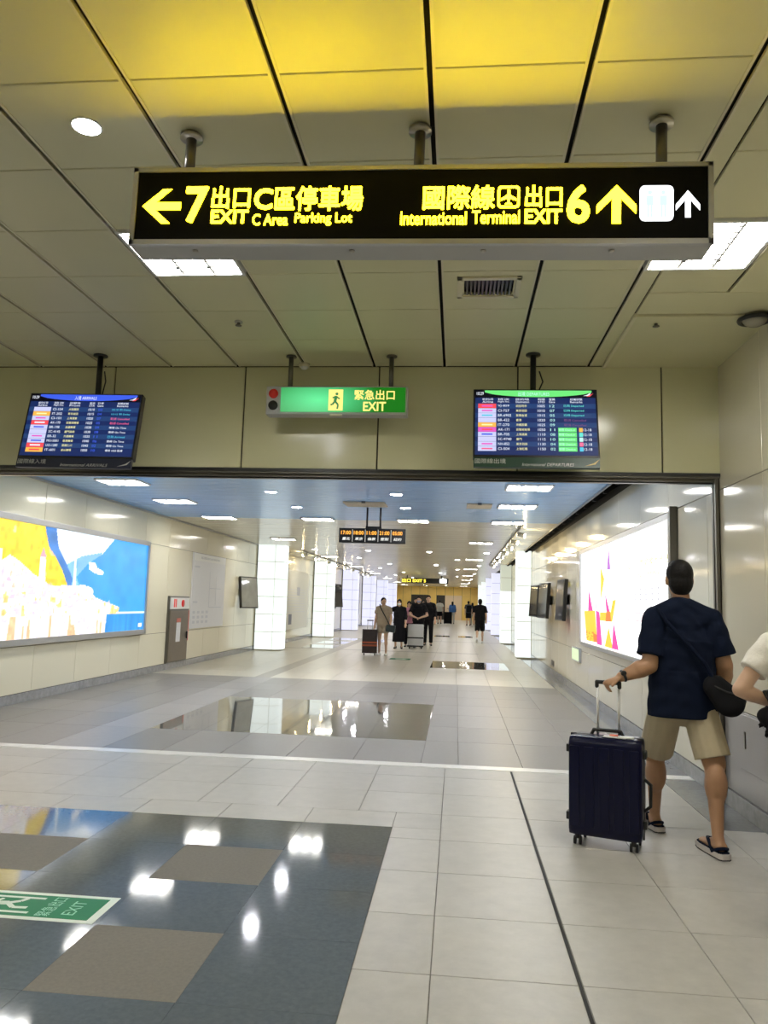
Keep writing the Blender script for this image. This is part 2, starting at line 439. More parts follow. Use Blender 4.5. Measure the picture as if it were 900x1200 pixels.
# ---- walls
def wall_course(parent, xface, depth, ya, yb, z0, z1, m, name='wall_panel'):
    x0, x1 = (xface, xface+depth) if depth > 0 else (xface+depth, xface)
    return piece(name, x0, x1, ya+0.003, yb-0.003, z0+0.003, z1-0.003, m, parent, 0.002)
wr = shell('wall_right', [(XR+0.018, XR+0.3, -7.2, 76, -0.1, 3.6)], M_plenum)
M_hatch = mat('grey_hatch', (0.36, 0.345, 0.34), 0.22, metal=0.3, noise=0.05, nscale=4)
yy = 0.72
while yy < 6.4:
    y1 = yy+1.225
    wall_course(wr, XR, 0.02, yy, min(y1, 6.55), 2.5, 3.55, M_wallR)
    wall_course(wr, XR, 0.02, yy, min(y1, 6.55), 0.76, 2.5, M_wallR)
    wall_course(wr, XR, 0.02, yy, min(y1, 6.55), 0.13, 0.76, M_hatch)
    yy = y1
yy = 6.85
wall_course(wr, XR, 0.02, 6.55, 6.85, 2.5, 3.05, M_wallR); wall_course(wr, XR, 0.02, 6.55, 6.85, 0.76, 2.5, M_wallR); wall_course(wr, XR, 0.02, 6.55, 6.85, 0.13, 0.76, M_wallR)
while yy < 34:
    y1 = yy+1.22
    for a, b in ((2.5, 3.05), (0.76, 2.5), (0.13, 0.76)): wall_course(wr, XR, 0.02, yy, y1, a, b, M_wallR)
    yy = y1
mb = MB()
while yy < YE:
    mb.bx(XR, XR+0.02, yy+.004, yy+1.216, 0.13, 3.05); yy += 1.22
o = mb.build('far_wall_panels', M_wallR, wr); o['kind'] = 'stuff'
bb = structure(MB().bx(XR+0.002, XR+0.02, -7, YE, -0.01, 0.004).build('baseboard_right', M_base))
y = 0.6
while y < 34: piece('marble_slab', XR-0.012, XR+0.018, y+.002, y+1.218, 0.0, 0.127, M_base, bb, 0.002); y += 1.22
piece('marble_slab', XR-0.012, XR+0.018, y, YE, 0.0, 0.127, M_base, bb)
# access hatch in the lower course by the shutter post
piece('access_hatch', XR-0.006, XR+0.002, 5.25, 6.18, 0.34, 0.74, M_hatch, wr, 0.002)
piece('hatch_pull', XR-0.012, XR-0.004, 6.06, 6.085, 0.50, 0.62, M_dsteel, wr)

wl = shell('wall_left', [(XL-0.3, XL-0.018, 6.9, 76, -0.1, 3.6)], M_plenum)
yy = 6.82
while yy < 34:
    y1 = yy+1.2085 if yy < 14 else yy+1.22
    for a, b in ((2.5, 3.09), (0.76, 2.5), (0.13, 0.76)): wall_course(wl, XL, -0.02, yy, y1, a, b, M_wallL)
    yy = y1
mb = MB()
while yy < YE:
    mb.bx(XL-0.02, XL, yy+.004, yy+1.216, 0.13, 3.09); yy += 1.22
o = mb.build('far_wall_panels', M_wallL, wl); o['kind'] = 'stuff'
bl = structure(MB().bx(XL-0.02, XL-0.002, 6.9, YE, -0.01, 0.004).build('baseboard_left', M_base))
y = 6.9
while y < 34: piece('marble_slab', XL-0.018, XL+0.012, y+.002, y+1.218, 0.0, 0.127, M_base, bl, 0.002); y += 1.22
piece('marble_slab', XL-0.018, XL+0.012, y, YE, 0.0, 0.127, M_base, bl)

# lintel over the opening
wf = shell('wall_front', [(-9.2, 2.2, YB+0.02, 6.95, 2.63, 3.7), (-9.2, XL-0.02, YB+0.02, 6.95, 0, 3.6)], M_plenum)
xsn = [2.16, 1.69, 0.492, -0.706, -1.905, -3.11, -4.31, -5.51, -6.71, -7.9, -9.1]
for a, b in zip(xsn, xsn[1:]):
    piece('wall_panel', b+0.006, a-0.006, YB, YB+0.02, 2.635, 3.545, M_beam, wf, 0.003)
for a, b in zip(xsn[6:], xsn[7:]): piece('wall_panel', b+0.006, min(a, XL)-0.006, YB, YB+0.02, 0.0, 2.62, M_beam, wf, 0.003)
tr = structure(MB().bx(-9.1, 2.16, YB-0.01, YB+0.03, 2.605, 2.633).bx(-9.1, 2.16, YB+0.09, YB+0.14, 2.56, 2.63).build('trim_1', M_black))
piece('steel_lip', -9.1, 2.16, YB+0.0, YB+0.025, 2.593, 2.604, M_dsteel, tr)
piece('shutter_slat', -9.1, 2.16, YB+0.045, YB+0.085, 2.57, 2.64, M_dsteel, tr)
# shutter guide post on the right
gp = structure(MB().bx(2.115, 2.16, YB+0.02, YB+0.055, 0, 2.6).bx(2.115, 2.16, YB+0.085, YB+0.12, 0, 2.6).bx(2.14, 2.16, YB+0.02, YB+0.12, 0, 2.6).build('trim_2', M_dsteel))
# rest of the hall behind and left of the camera
shell('wall_back', [(-9.3, 2.4, -7.3, -7.1, -0.1, 3.7)], M_beam)
shell('wall_side', [(-9.4, -9.1, -7.2, 6.9, -0.1, 3.7)], M_beam)
# far end wall: golden timber panelling with dark openings
M_gold = mat('golden_panel', (0.90, 0.62, 0.16), 0.4, noise=0.15, nscale=1.2, rnd=0.05)
M_goldp = mat('pale_gold_panel', (0.80, 0.62, 0.40), 0.4, rnd=0.04)
we = shell('wall_end', [(-6.1, 2.4, YE, YE+0.2, -0.1, 3.5)], M_plenum)
ex = [-5.9+0.8*k for k in range(11)]
for k in range(10):
    a, b = ex[k], min(ex[k]+0.8, 2.15)
    piece('wall_panel', a+.01, b-.01, YE-0.03, YE, 2.3, 3.1, M_gold, we)
    if k in (2, 3) or k in (5,): continue
    piece('wall_panel', a+.01, b-.01, YE-0.03, YE, 0.0, 2.3, M_goldp if k in (6, 7) else M_gold, we)

# ================================================================== LAMPS
def troffer_local(root, sx, sy, tube_m, n=3, nl=9, flush=False):
    """recessed louvre light hanging just under the ceiling plane, local origin on the ceiling plane"""
    f = MB()
    for (a, b, c, d) in ((-sx/2, sx/2, -sy/2, -sy/2+.02), (-sx/2, sx/2, sy/2-.02, sy/2), (-sx/2, -sx/2+.02, -sy/2, sy/2), (sx/2-.02, sx/2, -sy/2, sy/2)):
        f.bx(a, b, c, d, -0.012, 0.03)
    f.build('frame', M_white, root)
    MB().bx(-sx/2+.01, sx/2-.01, -sy/2+.01, sy/2-.01, 0.045, 0.055).build('reflector', M_alu, root)
    for k in range(n):
        x = -sx/2+sx*(k+0.5)/n
        MB().bx(x-sx/n*0.36, x+sx/n*0.36, -sy/2+.03, sy/2-.03, *((-0.004, 0.002) if flush else (0.036, 0.044))).build('tube', tube_m, root)
    l = MB()
    for k in range(1, nl): l.bx(-sx/2+.02, sx/2-.02, -sy/2+sy*k/nl-.006, -sy/2+sy*k/nl+.006, -0.008, 0.0 if flush else 0.028)
    for k in range(1, n): l.bx(-sx/2+sx*k/n-.006, -sx/2+sx*k/n+.006, -sy/2+.02, sy/2-.02, -0.006, 0.03)
    l.build('louvre', M_alu, root)
t0 = thing('ceiling_troffer', 'square louvred ceiling light behind the left half of the hanging black sign', 'ceiling light', (xs0-P*4.5, 2.745+P*2.5, ZN), 'louvred lights in the near ceiling', True)
troffer_local(t0, 0.6, 0.6, M_tube, 3, 9, True)
LB = [(1.39, 2.745+P*2.5, 'bright louvred ceiling light beside the right end of the hanging black sign')]
for x, y, l in LB: dup(t0, (x, y, ZN-0.002), l)
for x in (-7.6, -4.4, -1.67, 1.39):  # unseen troffers, added to light the hall around the viewpoint
    for y in (0.3, -3.0):
        dup(t0, (x, y, ZN-0.002), 'added louvred ceiling light, unseen, outside the picture, %s, %s' % ('above the viewpoint' if y > 0 else 'well behind the viewpoint', {-7.6: 'far left', -4.4: 'left', -1.67: 'near middle', 1.39: 'right'}[x]))
dup(t0, (-6.9, 4.27, ZN-0.002), 'added louvred ceiling light far left of the hanging sign, outside the picture')
# corridor troffers
tc0 = thing('corridor_troffer', 'rectangular louvred light in the blue ceiling', 'ceiling light', (-4.75, 10.4, ZC-0.012), 'louvred lights in the corridor ceiling', True)
troffer_local(tc0, 0.62, 0.5, M_ctube, 3, 5, True)
NM = {-4.75: 'left-hand row', -2.75: 'second row from left', -0.87: 'third row from left', 0.95: 'right-hand row'}
first = True
for y, xsx, w_ in ((10.4, (-4.75, 0.95), 'nearest'), (12.45, (-4.75, 0.95), 'second'), (14.9, (-4.75, -2.75, -0.87, 0.95), 'last on the blue part'), (8.2, (-4.75, 0.95), 'just behind the lintel')):
    for x in xsx:
        l = 'louvred light in the corridor ceiling, %s, %s' % (NM[x], w_)
        if first: tc0['label'] = l; first = False
        else: dup(tc0, (x, y, ZC-0.012), l)
for y in (20.0, 27.5, 35.0, 43.0, 51.0, 60.0, 68.0):
    for x in (-4.6, 0.6):
        dup(tc0, (x, y, ZC-0.012), 'louvred light in the white ceiling, %s row, number %s from the blue part' % ('left' if x < 0 else 'right', {20.0: 'one', 27.5: 'two', 35.0: 'three', 43.0: 'four', 51.0: 'five', 60.0: 'six', 68.0: 'seven'}[y]))
# downlights
def downlight(label, loc, r, group, m=M_down):
    t = thing('downlight', label, 'downlight', loc, group, True)
    MB().ring((0, 0, -0.004), (0, 0, 1), r*1.08, r*0.09, 24, 6).build('trim_ring', M_white, t, True)
    MB().cyl((0, 0, -0.002), (0, 0, -0.008), r, n=24).build('diffuser', m, t)
    return t
downlight('round downlight in the cream ceiling left of the hanging black sign', (-1.66, 3.024, ZN), 0.058, 'downlights')
d0 = downlight('round downlight in the blue ceiling', (-2.80, 11.2, ZC), 0.085, 'corridor downlights')
d0['label'] = 'round downlight in the blue ceiling, second row from the left, nearer one'
dl = [(-2.79, 13.04, 'round downlight in the blue ceiling, second row from the left, farther one'), (-0.92, 11.28, 'round downlight in the blue ceiling, row over the walkers, nearer one'), (-0.89, 12.91, 'round downlight in the blue ceiling, row over the walkers, farther one')]
for j, y in enumerate((24.0, 32.0, 40.5, 49.0, 58.0, 66.0, 71.5)):  # the two farthest rows are added to brighten the golden end wall
    for x, n_ in ((-4.5, 'far left'), (-2.8, 'left of centre'), (-0.88, 'centre'), (0.9, 'right')):
        dl.append((x, y, 'round downlight in the white corridor ceiling, %s row, %s from the blue part' % (n_, ['first', 'second', 'third', 'fourth', 'fifth', 'sixth', 'added last'][j])))
for j, y in enumerate((28.0, 36.0, 45.0)):
    for x, n_ in ((-3.6, 'left'), (0.0, 'right')):
        dl.append((x, y, 'round downlight in the white corridor ceiling, %s, in the %s row between the others' % (n_, ['first', 'second', 'third'][j])))
for x, y, l in dl: dup(d0, (x, y, ZC), l)

# track rail with warm spots on the right
tk = thing('track_light', 'long white track rail with warm spotlights along the right side of the ceiling', 'track light', (1.27, 16, ZC))
MB().bx(1.255, 1.285, 15.2, 31, ZC-0.04, ZC).build('rail', M_grey_paint, tk)
for k in range(8):
    y = 16.4+1.9*k
    h = MB().limb((1.27, y, ZC-0.09), (1.40, y-0.05, ZC-0.13), 0.045, 0.055, flat=True).limb((1.27, y, ZC-0.03), (1.27, y, ZC-0.09), 0.012, 0.012, flat=True).build('spotlight', M_white, tk, True)
    MB().limb((1.402, y-0.051, ZC-0.1306), (1.41, y-0.054, ZC-0.1335), 0.047, 0.047, flat=True).build('lens', M_warm, h)
tk2 = thing('track_light', 'long track rail with warm spotlights along the left side of the ceiling', 'track light', (-5.0, 20, ZC))
MB().bx(-5.015, -4.985, 24.5, 46, ZC-0.04, ZC).build('rail', M_grey_paint, tk2)
for k in range(9):
    y = 25.3+2.4*k
    h = MB().limb((-5.0, y, ZC-0.09), (-5.13, y-0.05, ZC-0.13), 0.045, 0.055, flat=True).limb((-5.0, y, ZC-0.03), (-5.0, y, ZC-0.09), 0.012, 0.012, flat=True).build('spotlight', M_white, tk2, True)
    MB().limb((-5.132, y-0.051, ZC-0.1306), (-5.14, y-0.054, ZC-0.1335), 0.047, 0.047, flat=True).build('lens', M_warm, h)

# ================================================================== CEILING FITTINGS
v = thing('air_vent', 'dark slotted air vent in a raised ceiling tray behind the hanging sign', 'vent', (0.174, 4.88, ZN))
vx0, vx1, vy0, vy1 = xs0-P*2+.02, xs0-P-.02, 2.745+P*3+.003, 2.745+P*4-.003
mb = MB()
for (a, b, c, d) in ((vx0, 0.015, vy0, vy1), (0.33, vx1, vy0, vy1), (0.015, 0.33, vy0, 4.70), (0.015, 0.33, 4.94, vy1)): mb.bx(a, b, c, d, ZN, ZN+0.02)
mb.build('tray', M_ceil, v)
mb = MB()
for (a, b, c, d) in ((-0.03, 0.375, 4.655, 4.69), (-0.03, 0.375, 4.95, 4.985), (-0.03, 0.005, 4.655, 4.985), (0.34, 0.375, 4.655, 4.985)): mb.bx(a, b, c, d, ZN-0.012, ZN+0.005, 0.003)
mb.build('frame', M_lip, v)
for k in range(12):
    x = 0.022+0.301*(k+.5)/12
    piece('slat', x-0.006, x+0.006, 4.70, 4.94, ZN-0.004, ZN+0.03, M_dsteel, v)
piece('duct', 0.015, 0.33, 4.70, 4.94, ZN+0.035, ZN+0.04, M_black, v)
def sprinkler(loc, label):
    t = thing('sprinkler_head', label, 'sprinkler', loc, 'sprinkler heads')
    x, y, z = loc
    MB().cyl((x, y, z), (x, y, z-0.01), 0.03).build('cover_plate', M_steel, t, True)
    MB().cyl((x, y, z-0.01), (x, y, z-0.03), 0.012).cyl((x, y, z-0.03), (x, y, z-0.034), 0.024).build('deflector', M_dsteel, t, True)
sprinkler((-1.655, 5.40, ZN), 'small sprinkler head on the ceiling left of the green exit sign')
sprinkler((1.39, 5.47, ZN), 'small sprinkler head on the ceiling right of the departures screen')
t = thing('smoke_detector', 'small beige detector at the ceiling edge above the green exit sign', 'detector', (-1.36, 6.42, ZN))
MB().cyl((-1.36, 6.42, ZN), (-1.36, 6.42, ZN-0.03), 0.05, 0.045).build('base', M_lip, t, True)
MB().ell((-1.36, 6.42, ZN-0.03), (0.035, 0.035, 0.025)).build('sensor', M_white, t, True)
t = thing('dome_camera', 'black rimmed dome camera on the ceiling by the right wall', 'camera', (2.03, 5.36, ZN))
MB().ring((2.03, 5.36, ZN-0.03), (0, 0, 1), 0.10, 0.016, 28, 8).build('rim', M_black, t, True)
MB().ell((2.03, 5.36, ZN-0.02), (0.085, 0.085, 0.06), n=20).build('dome', mat('smoked_dome', (0.35, 0.33, 0.26), 0.1), t, True)
for x, l in ((-1.52, 'beige access panel in the blue ceiling above the hanging clock board'), (0.34, 'small beige access panel in the blue ceiling right of centre')):
    t = thing('access_panel', l, 'access panel', (x, 12.5, ZC))
    sx = 0.34 if x < 0 else 0.2
    MB().bx(x-sx, x+sx, 12.2, 12.75, ZC-0.02, ZC).build('cover', mat('beige_cover', (0.62, 0.55, 0.42), 0.5), t)
    MB().bx(x-0.03, x+0.03, 12.15, 12.2, ZC-0.03, ZC).build('latch', M_dsteel, t)

# ================================================================== MAIN SIGN
sg = thing('overhead_sign', 'long black hanging sign with yellow lit lettering for exits 7 and 6', 'sign', (-0.215, 3.08, 2.965), None, True)
sg.rotation_euler = (0, R_(0.9), 0)
SW, SH, SD = 1.205, 0.345, 0.15       # half width, height, depth; local: x from -SW, z from 0
f = MB()
f.bx(-SW, SW, -SD/2+.012, SD/2, 0, SH, 0.006); f.build('housing', M_grey_paint, sg)
f = MB()
for (a, b, c, d) in ((-SW, SW, 0, 0.022), (-SW, SW, SH-0.018, SH), (-SW, -SW+0.02, 0, SH), (SW-0.02, SW, 0, SH)): f.bx(a, b, -SD/2-.006, -SD/2+.014, c, d)
f.build('frame', M_alu, sg)
MB().bx(-SW+.018, SW-.018, -SD/2+.002, -SD/2+.012, 0.02, SH-0.017).build('face', M_face, sg)
for x in (-0.93, -0.25, 0.30, 0.82): MB().cyl((x, -0.02, 0), (x, -0.02, -0.006), 0.012).build('bolt', M_steel, sg, True)
for x, zt in ((-1.005, 0.0), (0.015, 0.0), (1.03, 0.0)):
    top_z = (3.55-2.965)-x*(-1)*math.sin(R_(0.9))
    h = MB().cyl((x, 0.03, SH), (x+0.0, 0.03, top_z), 0.023, n=18).build('hanger_pole', M_dsteel, sg, True)
    MB().cyl((x, 0.03, top_z-0.028), (x, 0.03, top_z-0.012), 0.05, n=24).cyl((x, 0.03, top_z-0.012), (x, 0.03, top_z), 0.036, n=24).build('flange', M_steel, h, True)
# lettering (sign-local coordinates; X measured in the sign plane)
ox = 0.215
FY = -SD/2+.0015
UX, UZ = (1, 0, 0), (0, 0, 1)
def zl(x, z):          # from the level measuring plane to the slightly tilted sign plane
    return z-2.955+(x+0.215)*math.sin(R_(0.9))
def st(body, x0, x1, z0, z1, name='lettering', m=M_yel, bold=0.02):
    xm = (x0+x1)/2
    return txt(body, (x0+ox, FY, zl(xm, z0)), UX, UZ, x1-x0, z1-z0, name, m, sg, 0.003, bold)
def arrow(x0, x1, z0, z1, dirn, m, name='arrow', th=0.2):
    xm = (x0+x1)/2; a, b = zl(xm, z0), zl(xm, z1); x0 += ox; x1 += ox
    W_ = x1-x0; H_ = b-a
    # arrow drawn pointing up in unit square then turned
    t = 0.125
    pts = [(0.5, 1.0), (1.0, 0.48), (1.0, 0.26), (0.61, 0.66), (0.61, 0.0), (0.39, 0.0), (0.39, 0.66), (0.0, 0.26), (0.0, 0.48)]
    if dirn == 'L': pts = [(1-p[1], p[0]) for p in pts]
    MB().prism([(x0+p[0]*W_, FY-0.003, a+p[1]*H_) for p in pts], (0, 0.003, 0)).build(name, m, sg)
arrow(-1.372, -1.204, 3.068, 3.222, 'L', M_yel)
st('7', -1.184, -1.085, 3.066, 3.230, 'numeral', bold=0.03)
st('出口', -1.070, -0.902, 3.128, 3.228, bold=0.02); st('EXIT', -1.068, -0.905, 3.062, 3.122, bold=0.03)
st('C', -0.885, -0.805, 3.120, 3.215, bold=0.03); st('區停車場', -0.795, -0.42, 3.110, 3.220, bold=0.022)
st('C Area', -0.887, -0.735, 3.050, 3.100, bold=0.014); st('Parking Lot', -0.705, -0.462, 3.045, 3.100, bold=0.014)
st('國際線', -0.170, 0.125, 3.103, 3.208, bold=0.02)
st('International', -0.260, 0.012, 3.038, 3.095, bold=0.014); st('Terminal', 0.035, 0.228, 3.038, 3.095, bold=0.014)
st('出口', 0.248, 0.397, 3.105, 3.200, bold=0.02); st('EXIT', 0.248, 0.397, 3.035, 3.097, bold=0.03)
st('6', 0.415, 0.508, 3.033, 3.198, 'numeral', bold=0.03)
arrow(0.535, 0.690, 3.030, 3.192, 'U', M_yel)
arrow(0.845, 0.938, 3.050, 3.163, 'U', M_wlit)
# aeroplane pictogram in a rounded square outline
def rrect(x0, x1, z0, z1, r, n=5):
    out = []
    for cx, cz, a0 in ((x1-r, z1-r, 0), (x0+r, z1-r, 90), (x0+r, z0+r, 180), (x1-r, z0+r, 270)):
        for k in range(n+1):
            a = R_(a0+90*k/n); out.append((cx+r*math.cos(a), cz+r*math.sin(a)))
    return out
x0, x1 = 0.136+ox, 0.226+ox; z0, z1 = zl(0.18, 3.105), zl(0.18, 3.200)
ou = rrect(x0, x1, z0, z1, 0.016); inn = rrect(x0+.009, x1-.009, z0+.009, z1-.009, 0.010)
mb = MB()
for i in range(len(ou)):
    j = (i+1) % len(ou)
    mb.prism([(ou[i][0], FY-.003, ou[i][1]), (ou[j][0], FY-.003, ou[j][1]), (inn[j][0], FY-.003, inn[j][1]), (inn[i][0], FY-.003, inn[i][1])], (0, .003, 0))
mb.build('pictogram_frame', M_yel, sg)
plane = [(0, .42), (.06, .34), (.06, .12), (.36, -.10), (.36, -.19), (.06, -.07), (.05, -.28), (.15, -.36), (.15, -.41), (0, -.37)]
plane = plane+[(-a, b) for a, b in reversed(plane[1:-1])]
xc, zc = (x0+x1)/2, (z0+z1)/2
MB().prism([(xc+p[0]*0.088, FY-.003, zc+p[1]*0.082) for p in plane], (0, .003, 0)).build('aeroplane_pictogram', M_yel, sg)
# white restroom style tile with small blue figures
x0, x1 = 0.704+ox, 0.835+ox; z0, z1 = zl(0.77, 3.037), zl(0.77, 3.187)
MB().prism([(p[0], FY-.003, p[1]) for p in rrect(x0, x1, z0, z1, 0.02)], (0, .003, 0)).build('white_tile', M_wlit, sg)
fg = MB()
for cx in (0.3, 0.7):
    px = x0+(x1-x0)*cx
    fg.cyl((px, FY-.0045, z1-0.030), (px, FY-.003, z1-0.030), 0.009, n=14)
    fg.bx(px-.014, px+.014, FY-.0045, FY-.003, z1-0.085, z1-0.043); fg.bx(px-.010, px-.002, FY-.0045, FY-.003, z0+.015, z1-0.085); fg.bx(px+.002, px+.010, FY-.0045, FY-.003, z0+.015, z1-0.085)
fg.bx((x0+x1)/2-.0015, (x0+x1)/2+.0015, FY-.0045, FY-.003, z0+.012, z1-.012)
fg.build('figure_pictogram', emat('pictogram_blue', (0.45, 0.80, 1.0), 1.6), sg)

# ================================================================== FLIGHT DISPLAYS
S_navy = emat('screen_navy', (0.008, 0.025, 0.13), 0.8)
S_row = emat('screen_row', (0.018, 0.06, 0.20), 0.8)
S_white = emat('screen_white', (0.85, 0.90, 1.0), 0.95)
S_yel = emat('screen_yellow', (0.95, 0.90, 0.42), 0.95)
S_blue = emat('screen_blue', (0.05, 0.12, 0.85), 0.9)
S_cyan = emat('screen_cyan', (0.10, 0.62, 0.85), 0.9)
S_teal = emat('screen_teal', (0.15, 0.85, 0.72), 0.9)
S_pink = emat('screen_pink', (0.95, 0.15, 0.32), 0.9)
S_green = emat('screen_green', (0.16, 0.82, 0.20), 0.95)
S_lgreen = emat('screen_pale_green', (0.55, 0.95, 0.85), 0.95)
S_lav = emat('screen_lavender', (0.62, 0.64, 0.95), 0.95)
S_org = emat('screen_orange', (1.0, 0.50, 0.08), 0.95)
S_red = emat('screen_red', (0.95, 0.08, 0.10), 0.95)
S_mag = emat('screen_magenta', (0.85, 0.12, 0.60), 0.9)
S_dim = emat('screen_dim_maroon', (0.30, 0.10, 0.28), 0.7)
S_blk = emat('screen_black', (0.0, 0.0, 0.01), 0.5)
M_ban = mat('banner_navy', (0.02, 0.025, 0.05), 0.35)
M_bang = mat('banner_green', (0.012, 0.05, 0.03), 0.35)
M_banw = mat('banner_lettering', (0.55, 0.57, 0.55), 0.4)
def display(label, loc, tilt, rz, data):
    t = thing('flight_display', label, 'screen', loc, 'flight information screens', True)
    t.rotation_euler = (tilt, 0, rz)
    W, H = 0.98, 0.60
    MB().bx(-W/2, W/2, 0.0, 0.07, -H/2, H/2, 0.006).build('casing', M_black, t)
    MB().bx(-W/2+.015, W/2-.015, -0.002, 0.0, -H/2+.02, H/2-.012).build('screen', S_navy, t)
    w, h = W-0.03, H-0.032; X0, Z1 = -W/2+.015, H/2-.012
    def X(u): return X0+u*w
    def Z(v): return Z1-v*h
    def q(name, u0, u1, v0, v1, m, d=0.0012):
        return MB().bx(X(u0), X(u1), -0.002-d, -0.002, Z(v1), Z(v0)).build(name, m, t)
    def s(body, u0, u1, v0, v1, m, name='lettering', bold=0.0, d=0.0022, shear=0.0):
        return txt(body, (X(u0), -0.002-d+.0006, Z(v1)), UX, UZ, (u1-u0)*w, (v1-v0)*h, name, m, t, 0.0006, bold, shear)
    # header swoosh
    n = 14
    pts = [(X(0.08), -0.0032, Z(0.0)), (X(0.97), -0.0032, Z(0.0))]
    pts += [(X(0.97-0.89*k/n), -0.0032, Z(0.03+0.075*math.sin(math.pi*k/n)**0.6)) for k in range(n+1)]
    q('header_bar', 0, 1, 0, 0.115, S_blk, 0.0006)
    MB().prism(pts, (0, 0.001, 0)).build('header_band', data['hm'], t)
    s(data['title'], *data['tu'], 0.022, 0.088, S_white if data['hm'] is S_blue else S_lgreen)
    s(data['clock'], 0.012, 0.07, 0.025, 0.075, S_white)
    MB().prism([(X(.90), -.0034, Z(.085)), (X(.93), -.0034, Z(.07)), (X(.965), -.0034, Z(.03)), (X(.95), -.0034, Z(.085))], (0, .001, 0)).build('emblem', S_white, t)
    MB().prism([(X(.925), -.0036, Z(.095)), (X(.955), -.0036, Z(.07)), (X(.985), -.0036, Z(.045)), (X(.955), -.0036, Z(.095))], (0, .001, 0)).build('emblem', S_red, t)
    for (u0, u1, a, b) in data['heads']:
        s(a, u0, u1, 0.125, 0.160, S_white); s(b, u0, u1, 0.168, 0.198, S_white)
    rh = 0.0735; v0 = 0.21
    for k in range(10):
        va, vb = v0+rh*k, v0+rh*(k+1)
        if k % 2 == data['odd']: q('row', 0.0, 1.0, va, vb, S_row, 0.0005)
        u0, u1 = data['cols'][0]
        cm, txtm = data['logos'][k]
        q('airline_tile', u0, u1, va+0.002, vb-0.002, cm, 0.001)
        if txtm is not None:
            uu = u0+(u1-u0)*0.2
            q('airline_mark', uu, uu+(u1-u0)*0.6, va+rh*0.35, va+rh*0.65, txtm, 0.0016)
        a, b = va+rh*0.24, vb-rh*0.24
        r = data['rows'][k]
        for c, (col, m) in enumerate(zip(data['cols'][1:], data['cm'])):
            if r[c] == '': continue
            mm = data['stm'][k] if m is None else m
            s(r[c], col[0], col[0]+(col[1]-col[0])*min(1, len(r[c])/data['len'][c]), a, b, mm)
        if data.get('gates') and k >= 5:
            q('status_chip', 0.685, 0.835, va+.004, vb-.004, S_green, 0.001); s('辦理 Check-in', 0.69, 0.82, a, b, S_lgreen, d=0.0026)
            q('status_chip', 0.855, 0.885, va+.006, vb-.006, [S_org, S_teal, S_lgreen, S_pink, S_cyan][k-5], 0.001)
            s('12-18', 0.89, 0.955, a, b, S_white)
    # printed strip under the screen
    MB().bx(-W/2+.005, W/2-.005, -0.004, 0.03, -H/2-0.085, -H/2-.002).build('name_strip', data['bm'], t)
    txt(data['strip'], (-W/2+.015, -0.0048, -H/2-0.056), UX, UZ, 0.24, 0.042, 'strip_lettering', M_banw, t, 0.0006)
    txt(data['strip2'], (-W/2+0.38, -0.0048, -H/2-0.074), UX, UZ, 0.40, 0.026, 'strip_lettering', M_banw, t, 0.0006, 0.0, 0.3)
    MB().prism([(W/2-.12, -.0048, -H/2-.07), (W/2-.05, -.0048, -H/2-.045), (W/2-.01, -.0048, -H/2-.015), (W/2-.04, -.0048, -H/2-.055)], (0, .0008, 0)).build('strip_emblem', mat('emblem_gold', (0.6, 0.45, 0.12), 0.4) if data['bm'] is M_bang else M_banw, t)
    # mount: bracket, pole straight up to the ceiling
    inv = Matrix.Rotation(rz, 4, 'Z') @ Matrix.Rotation(tilt, 4, 'X')
    inv = (Matrix.Translation(loc) @ inv).inverted()
    px = data['px']
    p1 = inv @ Vector((px, loc[1]+0.13, ZN)); p0 = inv @ Vector((px, loc[1]+0.13, loc[2]-0.05))
    po = MB().cyl(p0, p1, 0.024).build('mount_pole', M_black, t, True)
    pf = inv @ Vector((px, loc[1]+0.13, ZN-0.012)); MB().cyl(pf, p1, 0.06).build('flange', M_black, po, True)
    MB().box(((p0.x), 0.10, 0.0), (0.2, 0.09, 0.16)).build('bracket', M_black, t)
    c0 = inv @ Vector((px+0.05, loc[1]+0.12, ZN-0.15)); c1 = inv @ Vector((px+0.075, loc[1]+0.1, ZN-0.24)); c2 = inv @ Vector((px+0.04, loc[1]+0.12, loc[2]+0.28))
    MB().tube([c0, c1, c2, p0], 0.006, 6).build('cable', M_rubber, t, True)
    return t
hd = [(0.075, 0.16, '航空公司', 'Airline'), (0.22, 0.31, '班次', 'Flight No.'), (0.365, 0.46, '出發地', 'From'), (0.545, 0.595, '表定', 'STA'), (0.62, 0.675, '行李', 'Gate'), (0.80, 0.90, '班機狀態', 'Remarks')]
